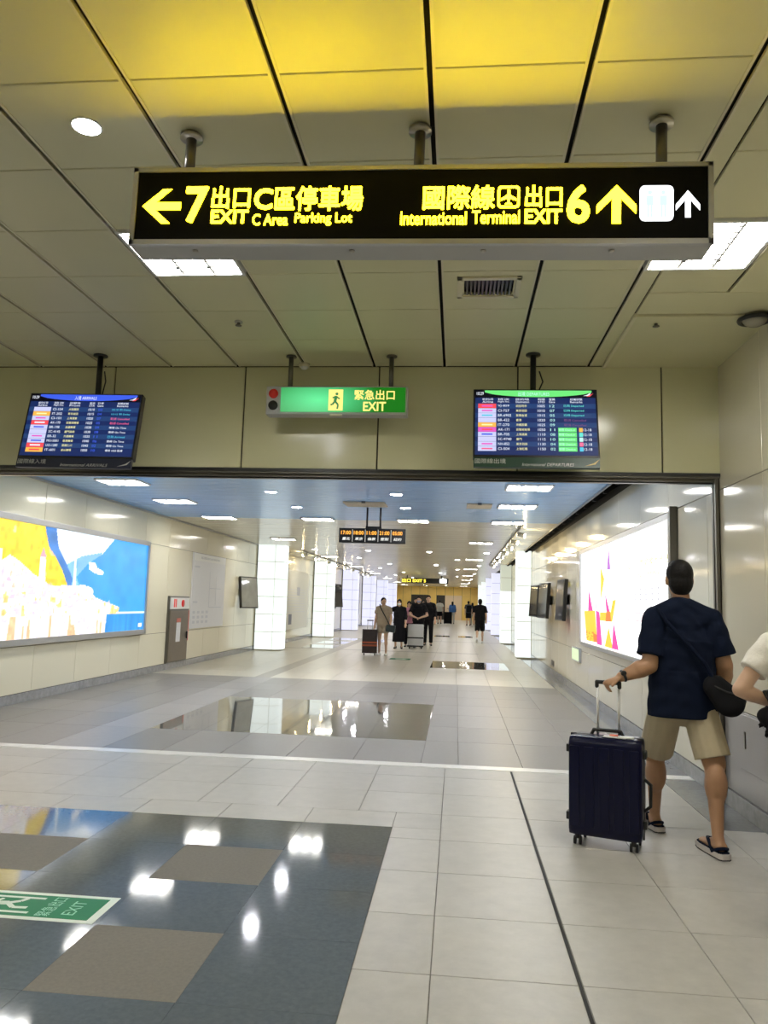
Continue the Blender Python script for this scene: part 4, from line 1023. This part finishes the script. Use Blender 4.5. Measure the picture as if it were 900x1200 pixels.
# the panel reads from the right side: up is -X, reading direction +Y
txt('緊急出口', (-1.875, 3.615, 0.0018), (0, 1, 0), (-1, 0, 0), 0.22, 0.07, 'lettering', mat('decal_mint', (0.30, 0.68, 0.50), 0.45), t, 0.0006)
txt('EXIT', (-1.765, 3.645, 0.0018), (0, 1, 0), (-1, 0, 0), 0.16, 0.06, 'lettering', mat('decal_mint', (0.30, 0.68, 0.50), 0.45), t, 0.0006)
f = MB()      # door frame
for x0, x1, y0, y1 in ((-2.33, -1.985, 3.63, 3.65), (-2.33, -2.31, 3.63, 3.82), (-2.33, -1.985, 3.80, 3.82)): f.bx(x0, x1, y0, y1, .0018, .0024)
f.build('door_outline', M_dw, t)
f = MB(); fx, fy_ = -2.14, 3.725
f.cyl((fx-.105, fy_-.01, .0018), (fx-.105, fy_-.01, .0024), 0.022)
for a_, b_, r in (((-.08, 0), (.0, .01), .022), ((.0, .01), (.05, -.035), .013), ((.05, -.035), (.12, -.03), .012), ((0, .01), (.05, .04), .013), ((.05, .04), (.07, .075), .012), ((-.07, 0), (-.02, -.06), .010), ((-.07, 0), (-.05, .06), .010)):
    A = Vector((fx+a_[0], fy_+a_[1], .0018)); B = Vector((fx+b_[0], fy_+b_[1], .0018)); d_ = (B-A).normalized(); n_ = Vector((-d_.y, d_.x, 0))*r
    f.prism([A+n_, B+n_, B-n_, A-n_], (0, 0, .0006))
f.build('running_figure', M_dw, t)
t = thing('floor_arrow_decal', 'small green floor decal between the walkers and the polished patch', 'floor sign', (-1.4, 20.8, 0))
MB().bx(-1.75, -1.2, 20.55, 21.05, 0.0003, 0.003).build('green_field', mat('decal_green', (0.006, 0.20, 0.085), 0.5, spec=0.2), t)
MB().prism([(-1.6, 20.7, .003), (-1.4, 20.7, .003), (-1.4, 20.64, .003), (-1.27, 20.8, .003), (-1.4, 20.96, .003), (-1.4, 20.9, .003), (-1.6, 20.9, .003)], (0, 0, .001)).build('arrow', M_dw, t)

# ================================================================== PEOPLE
def person(label, loc, rz, h=1.7, J=None, topm=None, sleeve=0.55, botm=None, bot='shorts', hem=None, hair=M_hair, hairlen='short', skin=M_skinl, shoe=None, vox=0.011, loose=0.03, mask=None, hyaw=0.0, shirt_hem=None, face=True, hand_l=None, hand_r=None, shoes='shoe', bulk=1.0, grip=None):
    """one figure: joints in metres in its own frame (x right, y forward), body a single grown surface"""
    s = h/1.7
    D = dict(hipL=(-.09, 0, .88), hipR=(.09, 0, .88), kneeL=(-.10, .02, .48), kneeR=(.10, .02, .48), ankL=(-.105, -.02, .085), ankR=(.105, -.02, .085),
             toeL=(-.125, .15, .03), toeR=(.125, .15, .03), pel=(0, 0, .93), waist=(0, 0, 1.08), chest=(0, .0, 1.27), neck=(0, -.015, 1.43), head=(0, .015, 1.585),
             shL=(-.175, -.01, 1.38), shR=(.175, -.01, 1.38), elL=(-.235, -.03, 1.11), elR=(.235, -.03, 1.11), wrL=(-.235, .08, .88), wrR=(.235, .08, .88), hdL=None, hdR=None)
    D = {k: (Vector(v)*s if v is not None else None) for k, v in D.items()}
    if J:
        for k, v in J.items(): D[k] = Vector(v)
    t = thing('person', label, 'person', loc, None, True, rz)
    b = MB()
    L = b.limb
    L(D['pel']+Vector((0, 0, .05*s)), D['waist'], .145*s, .128*s, 1, .70)
    L(D['waist'], D['chest'], .128*s, .160*s, 1, .66)
    L(D['chest'], (D['shL']+D['shR'])/2, .160*s, .10*s, 1, .62)
    L(D['shL'], D['shR'], .056*s, .056*s)
    for S in 'LR': L(D['neck']+Vector((0, 0, .015*s)), D['sh'+S], .052*s, .050*s)
    L((D['shL']+D['shR'])/2+Vector((0, 0, .02*s)), D['head']-Vector((0, .01, .05))*s, .062*s, .052*s)
    hq = Matrix.Rotation(hyaw, 3, 'Z')
    hc = D['head']
    def hp(x, y, z): return hc+hq @ (Vector((x, y, z))*s)
    b.ell(hp(0, 0, .015), (.075*s, .094*s, .105*s), hq, 18); b.ell(hp(0, .022, -.055), (.056*s, .066*s, .058*s), hq)
    b.ell(hp(0, .092, -.012), (.013*s, .018*s, .022*s), hq)
    for sx in (-1, 1): b.ell(hp(sx*.077, -.005, -.005), (.012*s, .022*s, .034*s), hq)
    for S in 'LR':
        sg_ = -1 if S == 'L' else 1
        sh, el, wr = D['sh'+S], D['el'+S], D['wr'+S]
        L(sh, el, .050*s, .041*s*bulk); L(el, el.lerp(wr, .35), .041*s*bulk, .042*s*bulk); L(el.lerp(wr, .3), wr, .041*s*bulk, .029*s, 1.1, .9)
        hd = D['hd'+S]
        dr = ((hd-wr) if hd is not None else (wr-el)).normalized()
        # palm and five fingers, slightly curled
        side = dr.cross(Vector((0, 0, 1)))
        if side.length < .3: side = Vector((0, 1, 0)) - dr*dr.y
        side.normalize(); nrm = dr.cross(side)
        if S == 'R': nrm = -nrm
        pc = wr+dr*.05*s
        L(wr+dr*.01, wr+dr*.085*s, .030*s, .036*s, 1.0, .5, udir=side)
        for q, ln in ((-1.5, .058), (-.5, .072), (.5, .068), (1.5, .052)):
            a_ = wr+dr*.088*s+side*q*.0185*s
            if grip == S: m_ = a_+dr*ln*.30*s+nrm*.022*s; e_ = m_-dr*ln*.15*s+nrm*.034*s
            else: m_ = a_+dr*ln*.55*s+nrm*.012*s; e_ = m_+dr*ln*.35*s+nrm*.028*s
            fr = max(.0085*s, vox*.72)
            L(a_, m_, fr, fr*.95, n=8); L(m_, e_, fr*.95, fr*.85, n=8)
        ta = wr+dr*.03*s-side*.028*s*1; te = wr+dr*.085*s-side*.055*s+nrm*.02*s
        L(ta, te, .013*s, .010*s, n=8)
        hip, kn, an, toe = D['hip'+S], D['knee'+S], D['ank'+S], D['toe'+S]
        L(hip, kn, .085*s, .054*s*bulk); L(kn, an, .048*s*bulk, .033*s)
        bk = (kn-an).normalized(); back = Vector((0, -1, 0)); back = back-bk*back.dot(bk)
        b.ell(kn.lerp(an, .30)+back*.016*s, (.052*s*bulk, .054*s*bulk, .125*s))
        fd = (toe-an); fdh = Vector((fd.x, fd.y, 0)).normalized()
        heel = an-fdh*.035*s+(toe-an)*0; heel = Vector((an.x-fdh.x*.03*s, an.y-fdh.y*.03*s, an.z-.045*s))
        L(an, heel, .034*s, .030*s); L(heel, toe, .032*s, .026*s, 1.25, .75); L(an-Vector((0, 0, .02*s)), toe.lerp(heel, .35), .032*s, .024*s)
    me = remesh(b, vox, 3)
    link(me, 'body', skin, t)
    # ---- clothes
    if topm is not None:
        c = MB(); i = loose
        zh = shirt_hem if shirt_hem is not None else D['pel'].z-.05*s
        hemp = Vector((D['pel'].x, D['pel'].y, zh))
        c.limb(hemp, D['waist'], (.165*s+i), (.150*s+i), 1, .68, flat=True, n=20)
        c.limb(D['waist'], D['chest'], (.150*s+i), .166*s+i*.8, 1, .66, flat=True, n=20)
        c.limb(D['chest'], (D['shL']+D['shR'])/2-Vector((0, 0, .01*s)), .166*s+i*.8, .10*s+i*.5, 1, .64, n=20)
        c.limb(D['shL'], D['shR'], .062*s+i*.25, .062*s+i*.25)
        nb = (D['shL']+D['shR'])/2
        for S in 'LR': c.limb(D['neck']+Vector((0, 0, .005*s)), D['sh'+S], .058*s+i*.25, .060*s+i*.25)
        c.ell(nb.lerp(D['chest'], .35)+Vector((0, .02*s, 0)), (.15*s, .105*s+i*.4, .11*s))
        c.limb(nb, nb.lerp(D['head'], .34), .078*s, .068*s, flat=True)
        for S in 'LR':
            sh, el, wr = D['sh'+S], D['el'+S], D['wr'+S]
            if sleeve <= 1: c.limb(sh, sh.lerp(el, sleeve), .064*s+i*.25, .060*s+i*.55, flat=True); c.ell(sh, [.064*s+i*.25]*3)
            else:
                c.ell(sh, [.064*s+i*.25]*3); c.limb(sh, el, .064*s+i*.3, .055*s+i*.3); c.limb(el, el.lerp(wr, sleeve-1), .055*s+i*.3, .044*s+i*.3, flat=True)
        me = remesh(c, vox*.9, 3)
        n = len(me.vertices); co = np.zeros(n*3); me.vertices.foreach_get('co', co); co = co.reshape(-1, 3)
        fold = np.sin(co[:, 2]*55+np.sin(co[:, 0]*16+co[:, 1]*9)*2.2)*np.sin(co[:, 0]*23+co[:, 2]*9)
        co[:, 1] += .004*fold; co[:, 0] += .003*np.sin(co[:, 2]*47+co[:, 1]*20)
        me.vertices.foreach_set('co', co.ravel()); me.update()
        link(me, 'shirt' if bot != 'dress' else 'dress_top', topm, t)
    if botm is not None:
        c = MB()
        if bot in ('shorts', 'pants'):
            c.limb(D['pel']-Vector((0, 0, .02*s)), D['waist']-Vector((0, 0, .04*s)), .160*s, .148*s, 1, .74, n=20)
            c.limb(D['hipL'], D['hipR'], .105*s, .105*s)
            for S in 'LR':
                hip, kn, an = D['hip'+S], D['knee'+S], D['ank'+S]
                c.ell(hip, (.105*s, .112*s, .11*s))
                if bot == 'shorts': c.limb(hip, hip.lerp(kn, hem or .85), .104*s, .096*s*(1+(bulk-1)*.4), flat=True)
                else: c.limb(hip, kn, .10*s, .075*s); c.limb(kn, kn.lerp(an, hem or .95), .074*s, .062*s, flat=True)
        else:        # skirt or dress
            zb = (hem or .3)*s
            c.limb(D['waist'], D['pel'], .150*s, .185*s, 1, .75, n=20)
            c.limb(D['pel'], (D['pel'].x, D['pel'].y, zb), .185*s, .22*s, 1, .8, flat=True, n=20)
        me = remesh(c, vox*.9, 3); link(me, {'shorts': 'shorts', 'pants': 'trousers'}.get(bot, 'skirt'), botm, t)
    if hair is not None:
        c = MB()
        c.ell(hp(0, -.014, .038), (.083*s, .098*s, .094*s), hq, 18); c.ell(hp(0, -.036, -.012), (.076*s, .074*s, .095*s), hq, 16)
        if hairlen == 'short': c.ell(hp(0, .035, .095), (.06*s, .055*s, .036*s), hq)
        if hairlen == 'long': c.limb(hp(0, -.045, 0), hp(0, -.07, -.20), .075*s, .065*s, 1.15, .6); c.ell(hp(0, -.01, .03), (.089*s, .10*s, .10*s), hq)
        if hairlen == 'bun': c.ell(hp(0, -.12, .06), (.045*s, .045*s, .045*s), hq)
        me = remesh(c, vox*.8, 2); link(me, 'hair', hair, t)
    if hairlen == 'cap':
        pass
    if face:
        for sx in (-1, 1): MB().ell(hp(sx*.031, .083, .012), (.012*s, .009*s, .007*s), hq, 10).build('eye', M_eye, t, True)
        if mask is None: MB().ell(hp(0, .083, -.062), (.022*s, .010*s, .006*s), hq, 10).build('mouth', M_lipm, t, True)
    if mask is not None:
        c = MB().ell(hp(0, .036, -.045), (.064*s, .070*s, .055*s), hq, 16); link(remesh(c, vox*.8, 2), 'face_mask', mask, t)
    if shoe is not None:
        for S in 'LR':
            an, toe = D['ank'+S], D['toe'+S]; fd = toe-an; fh = Vector((fd.x, fd.y, 0)).normalized()
            heel = Vector((an.x-fh.x*.035*s, an.y-fh.y*.035*s, an.z-.05*s))
            c = MB().limb(heel, toe, .040*s, .034*s, 1.2, .85).limb(an-Vector((0, 0, .01*s)), heel, .040*s, .04*s); link(remesh(c, vox*.9, 2), 'shoe', shoe, t)
    return t, D
def bag(name, label, loc, rz, parts, cat):
    t = thing(name, label, cat, loc, None, True, rz)
    for nm, mb_, m in parts: mb_.build(nm, m, t, True)
    return t

# ---- the man with the navy suitcase (walks away from us, down the corridor)
MX, MY = 1.50, 5.35
def mw(x, y, z): return (x-MX, y-MY, z)
man, MD = person('man in navy T-shirt and khaki shorts walking away, pulling a navy suitcase', (MX, MY, 0), 0, 1.80,
    dict(pel=mw(1.50, 5.36, .93), waist=mw(1.50, 5.36, 1.10), chest=mw(1.505, 5.37, 1.30), neck=mw(1.50, 5.36, 1.525), head=mw(1.498, 5.385, 1.705),
         shL=mw(1.330, 5.36, 1.445), shR=mw(1.690, 5.36, 1.440), elL=mw(1.275, 5.30, 1.135), wrL=mw(1.085, 5.27, 1.055), hdL=mw(1.00, 5.262, 1.02),
         elR=mw(1.765, 5.34, 1.15), wrR=mw(1.79, 5.47, .93), hdR=mw(1.79, 5.53, .86),
         hipL=mw(1.40, 5.38, .87), hipR=mw(1.60, 5.35, .87), kneeL=mw(1.385, 5.62, .51), kneeR=mw(1.665, 5.27, .53), ankL=mw(1.385, 5.66, .105), ankR=mw(1.635, 5.13, .115),
         toeL=mw(1.35, 5.84, .045), toeR=mw(1.605, 5.31, .045)),
    M_navy, .80, M_khaki, 'shorts', .90, M_hair, 'short', M_skin, None, .0075, .055, None, 0, .805, True, bulk=1.28, grip='L')
MB().ring(Vector(mw(1.10, 5.272, 1.062)), Vector((.18, .03, .08)), .033, .010, 20, 6).build('watch_strap', M_black, man, True)
MB().ell(Vector(mw(1.098, 5.245, 1.082)), (.020, .012, .018)).build('watch_face', M_black, man, True)
for S, an, toe, up in (('L', MD['ankL'], MD['toeL'], 0), ('R', MD['ankR'], MD['toeR'], 0)):
    fd = Vector((toe.x-an.x, toe.y-an.y, 0)).normalized(); sd = Vector((fd.y, -fd.x, 0))
    c0 = an-fd*.055; c0.z = 0; pts = []
    for (a_, w_) in ((-.03, .020), (-.015, .036), (.04, .038), (.12, .042), (.20, .050), (.255, .040), (.275, .018)): pts.append((a_, w_))
    ring_ = [c0+fd*a_+sd*w_ for a_, w_ in pts]+[c0+fd*a_-sd*w_ for a_, w_ in reversed(pts)]
    cen = sum(ring_, Vector())/len(ring_)
    big = [p+(p-cen).normalized()*.012 for p in ring_]
    MBs = MB().prism([Vector((p.x, p.y, 0.008)) for p in big], (0, 0, .030)).build('sandal_sole', M_sole, man); so = MBs
    MB().prism([Vector((p.x, p.y, 0.001)) for p in big], (0, 0, .008)).build('outsole', M_rubber, so)
    MB().prism([Vector((p.x, p.y, 0.037)) for p in ring_], (0, 0, .006)).build('insole', M_navy, so)
    st_ = MB()
    tp = c0+fd*.19+Vector((0, 0, .07))
    st_.tube([c0+fd*.05+sd*.042+Vector((0, 0, .035)), c0+fd*.11+sd*.035+Vector((0, 0, .085)), c0+fd*.19+Vector((0, 0, .075)), c0+fd*.11-sd*.035+Vector((0, 0, .085)), c0+fd*.05-sd*.042+Vector((0, 0, .035))], .011, 8)
    st_.tube([c0+fd*.05+sd*.042+Vector((0, 0, .035)), c0+fd*.0+sd*.030+Vector((0, 0, .060)), c0-fd*.020+Vector((0, 0, .068)), c0+fd*.0-sd*.030+Vector((0, 0, .060)), c0+fd*.05-sd*.042+Vector((0, 0, .035))], .010, 8)
    st_.build('sandal_strap', M_navy, so, True)
# his black crossbody bag on the right hip
sb = thing('shoulder_bag', 'black crossbody bag hanging at the right hip of the man in navy', 'bag', (1.80, 5.30, .95), None, False)
c = MB().limb((1.66, 5.19, 1.02), (1.735, 5.17, .935), .080, .100, 1, .6).limb((1.735, 5.17, .935), (1.765, 5.18, .955), .095, .080, 1, .6)
link(remesh(c, .009, 3), 'pouch', M_blackc, sb)
MB().tube([(1.62, 5.165, 1.04), (1.70, 5.105, 1.0), (1.79, 5.125, .98)], .005, 6).build('zip', M_rubber, sb, True)
MB().tube([(1.65, 5.19, 1.06), (1.60, 5.19, 1.16), (1.50, 5.20, 1.28), (1.38, 5.25, 1.42), (1.335, 5.31, 1.515)], .014, 6).build('strap', M_navy, sb, True)

# ---- navy suitcase
sc_ = thing('suitcase', 'navy blue hard-shell suitcase on four wheels, held by the man in navy', 'suitcase', (0.985, 5.235, 0), None, True, R_(-19))
Wc, Hc, Dc, zb = .455, .615, .26, .065
MB().box((0, 0, zb+Hc/2), (Wc, Dc, Hc), None, .045).build('shell', M_case, sc_, True)
for k in range(5):
    x = -Wc/2+Wc*(k+.5)/5
    MB().bx(x-.030, x+.030, -Dc/2-.006, -Dc/2+.01, zb+.06, zb+Hc-.06, .005).build('rib', M_case, sc_)
MB().box((0, .0, zb+Hc/2), (Wc+.006, .016, Hc+.006), None, .006).build('zip_band', M_black, sc_)
for s_ in (-1, 1):
    for z in (zb+.10, zb+Hc-.09): MB().box((s_*(Wc/2+.008), -.03, z), (.03, .06, .05), None, .008).build('corner_guard', M_black, sc_)
MB().tube([(-.10, .02, zb+Hc), (-.085, .02, zb+Hc+.03), (.085, .02, zb+Hc+.03), (.10, .02, zb+Hc)], .011, 8).build('top_handle', M_black, sc_, True)
MB().tube([(Wc/2+.005, -.0, .24), (Wc/2+.038, -.0, .27), (Wc/2+.042, -.0, .40), (Wc/2+.005, -.0, .43)], .010, 8).build('side_handle', M_black, sc_, True)
MB().box((.06, -.06, zb+Hc+.006), (.14, .06, .006)).build('white_tag', M_white, sc_)
MB().box((.13, -.055, zb+Hc+.008), (.09, .05, .008)).build('white_tag', M_white, sc_)
MB().box((.05, -.035, zb+Hc+.012), (.05, .03, .006)).build('red_tag', mat('tag_red', (0.7, 0.15, 0.08), 0.5), sc_)
M_rod = mat('chrome_rod', (0.85, 0.85, 0.83), 0.4, metal=0.3)
for x in (-.07, .065): MB().cyl((x, .085, zb+Hc-.02), (x, .085, 1.00), .008).build('handle_rod', M_rod, sc_, True)
MB().tube([(-.075, .085, .985), (-.075, .085, 1.012), (.07, .085, 1.012), (.07, .085, .985)], .014, 8).build('grip', M_black, sc_, True)
for sx in (-1, 1):
    for sy in (-1, 1):
        x, y = sx*(Wc/2-.055), sy*(Dc/2-.045)
        cs = MB().cyl((x, y, .045), (x, y, zb+.01), .016).box((x, y+.008, .05), (.03, .035, .025), None, .005).build('caster', M_black, sc_)
        for q in (-1, 1): MB().cyl((x+q*.010, y+.012, .026), (x+q*.024, y+.012, .026), .026, n=18).build('wheel', M_rubber, cs, True)

# ---- woman at the right edge
WX, WY = 1.80, 4.18
def ww(x, y, z): return (x-WX, y-WY, z)
wom, WD = person('person in cream knit top with bent bare arm, cut by the right picture edge', (WX, WY, 0), 0, 1.62,
    dict(shL=ww(1.615, 4.18, 1.335), elL=ww(1.440, 4.13, 1.110), wrL=ww(1.66, 4.24, 1.03), kneeL=ww(1.68, 4.10, .48), ankL=ww(1.66, 3.86, .14), toeL=ww(1.655, 4.0, .05), kneeR=ww(1.88, 4.40, .48), ankR=ww(1.89, 4.42, .085), toeR=ww(1.90, 4.58, .03)),
    M_whitec, .60, M_blackc, 'skirt', .62, M_hair, 'long', M_skinl, M_black, .0085, .03, None, 0, None, True)
hb_ = thing('handbag', 'black furry handbag hanging from the bent arm at the right picture edge', 'bag', (1.63, 4.28, .9))
c = MB().limb((1.585, 4.10, .985), (1.70, 4.10, .985), .075, .075, 1, .7).ell((1.64, 4.09, .93), (.085, .05, .06))
for k in range(60):
    a_ = random.uniform(0, 6.28); bq = random.uniform(-1, 1); c.limb((1.64+.09*math.cos(a_), 4.10+.05*bq, .965+.075*math.sin(a_)), (1.64+.115*math.cos(a_), 4.09+.06*bq, .955+.10*math.sin(a_)), .010, .005, n=6)
link(remesh(c, .007, 1), 'pouch', M_blackc, hb_)
MB().tube([(1.59, 4.12, 1.04), (1.57, 4.16, 1.10), (1.60, 4.20, 1.10), (1.66, 4.15, 1.05)], .010, 6).build('handle', M_black, hb_, True)

# ---- walkers down the corridor (facing: 0 = away, pi = towards us)
PI = math.pi
p1, _ = person('woman in taupe T-shirt with black crossbody bag, towing a dark patterned suitcase', (-2.07, 22.0, 0), PI*0.94, 1.62, None, M_beigec, .6, M_beigec, 'shorts', .55, M_hair, 'bun', M_skinl, M_white, .012, .04, None, .5)
t = thing('crossbody_bag', 'black crossbody bag worn by the woman in taupe', 'bag', (-1.93, 21.82, .8))
link(remesh(MB().box((-1.84, 21.84, .76), (.26, .10, .20), Matrix.Rotation(.1, 3, 'Y'), .02), .012, 2), 'pouch', mat('teal_black_leather', (0.02, 0.035, 0.035), 0.35), t)
MB().tube([(-1.86, 21.83, .84), (-2.00, 21.80, 1.10), (-2.15, 21.83, 1.36), (-2.17, 21.92, 1.43)], .016, 6).build('strap', M_black, t, True)
def luggage(label, loc, rz, w_, h_, d_, m, bands=None, handle=True, bm_=None):
    t = thing('suitcase', label, 'suitcase', loc, None, True, rz)
    MB().box((0, 0, .06+h_/2), (w_, d_, h_), None, min(.04, d_/4)).build('shell', m, t, True)
    MB().box((0, 0, .06+h_/2), (w_+.008, .02, h_+.008), None, .004).build('zip_band', M_black, t)
    for z in (bands or ()): MB().box((0, 0, z), (w_+.012, d_+.012, .05), None, .01).build('strap', bm_ or M_black, t)
    if handle:
        for x in (-.07, .07): MB().cyl((x, d_/2-.03, .06+h_-.02), (x, d_/2-.03, .06+h_+.25), .01).build('handle_rod', M_alu, t)
        MB().tube([(-.08, d_/2-.03, .06+h_+.25), (.08, d_/2-.03, .06+h_+.25)], .016).build('grip', M_black, t)
    for sx in (-1, 1):
        for sy in (-1, 1): MB().cyl((sx*(w_/2-.06)-.015, sy*(d_/2-.05), .03), (sx*(w_/2-.06)+.015, sy*(d_/2-.05), .03), .03).build('wheel', M_rubber, t)
    return t
M_pat = mat('dark_red_pattern', (0.022, 0.012, 0.013), 0.5, noise=0.9, nscale=9)
luggage('dark patterned suitcase with reddish marks beside the woman in taupe', (-2.43, 21.9, 0), .1, .42, .66, .28, M_pat, (.28, .36), True, mat('rust_band', (0.35, 0.08, 0.03), 0.6))
person('woman in long black dress and white face mask, one arm raised', (-1.87, 25.4, 0), PI*1.0, 1.60, dict(elR=(.33, .03, 1.20), wrR=(.45, .10, 1.02)), M_blackc, 1.5, M_blackc, 'skirt', .24, M_hair, 'long', M_skinl, M_black, .012, .04, M_mask, 0)
person('person in pink top half hidden behind the man with the silver case', (-1.62, 26.6, 0), PI, 1.55, None, M_pinkc, .6, M_blackc, 'pants', .95, M_hair, 'long', M_skinl, M_black, .013, .03)
person('man in black T-shirt and blue mask leaning on a tall silver case', (-1.27, 26.2, 0), PI, 1.72, dict(elL=(-.30, .10, 1.10), elR=(.30, .10, 1.10), wrL=(-.08, .30, 1.02), wrR=(.08, .30, 1.02)), M_blackc, .7, M_blackc, 'pants', .95, M_hair, 'short', M_skinl, M_black, .012, .05, M_maskb)
luggage('tall silver hard case with two dark straps in front of the man in black', (-1.33, 25.75, 0), 0, .52, .74, .32, mat('silver_shell', (0.50, 0.51, 0.52), 0.4, noise=0.1, nscale=6), (.36, .09), False)
person('person in black standing right behind the man with the silver case', (-1.0, 27.8, 0), PI, 1.78, None, M_blackc, 1.6, M_blackc, 'pants', .95, M_hair, 'short', M_skinl, M_black, .014, .04)
person('tall person in dark clothes beside the red suitcase, far down the corridor', (-2.35, 44.5, 0), PI, 1.75, None, M_blackc, 1.7, M_blackc, 'pants', .95, M_hair, 'short', M_skinl, M_black, .016, .04)
person('second person in dark clothes near the red suitcase', (-1.95, 46.0, 0), PI, 1.68, None, M_blackc, 1.7, M_blackc, 'pants', .95, M_hair, 'long', M_skinl, M_black, .016, .04)
luggage('small red suitcase between the far walkers', (-1.98, 43.2, 0), 0, .5, .8, .3, mat('red_shell', (0.5, 0.04, 0.03), 0.4))
person('man in pale shirt and dark shorts walking away, far down the corridor', (-1.25, 58.0, 0), .1, 1.78, None, mat('pale_shirt', (0.62, 0.60, 0.52), 0.85), .6, M_blackc, 'shorts', .8, M_hair, 'short', M_skinl, M_black, .017, .06)
luggage('pale grey suitcase left of the man in the pale shirt', (-2.1, 57.0, 0), 0, .8, 1.0, .35, mat('pale_grey_shell', (0.6, 0.6, 0.58), 0.4))
luggage('black suitcase right of the man in the pale shirt', (-0.62, 57.5, 0), 0, .6, .85, .3, M_blackc)
person('woman in blue jacket and grey trousers walking away, far down the corridor', (-0.30, 59.0, 0), 0, 1.68, None, M_bluec, 1.8, M_greyc, 'pants', .95, M_hair, 'long', M_skinl, M_black, .017, .04)
pb_, _ = person('person in dark clothes with backpack, far right of the corridor', (0.86, 55.8, 0), 0, 1.74, None, mat('slate_cotton', (0.06, 0.07, 0.09), 0.85), .8, M_blackc, 'shorts', .9, M_hair, 'short', M_skinl, M_black, .017, .04)
t = thing('backpack', 'dark backpack on the far walker at the right', 'bag', (.86, 55.62, 1.2)); link(remesh(MB().box((.90, 55.60, 1.18), (.34, .2, .48), None, .06), .02, 2), 'pouch', M_blackc, t)
for x in (.78, 1.02): MB().tube([(x, 55.65, 1.38), (x, 55.78, 1.47)], .02).build('strap', M_black, t)
person('person in black partly behind the backpack walker', (1.18, 57.5, 0), 0, 1.62, None, M_blackc, 1.5, M_greyc, 'pants', .95, M_hair, 'long', M_skinl, M_black, .017, .04)
person('man in black T-shirt and black shorts walking away at the right', (0.92, 30.5, 0), -.05, 1.72, dict(ankL=(-.10, -.32, .22), kneeL=(-.10, .0, .46), toeL=(-.11, -.26, .06), ankR=(.10, .12, .085), kneeR=(.10, .12, .48), toeR=(.12, .28, .03)), M_blackc, .75, M_blackc, 'shorts', .95, M_hair, 'short', M_skinl, M_white, .012, .05)
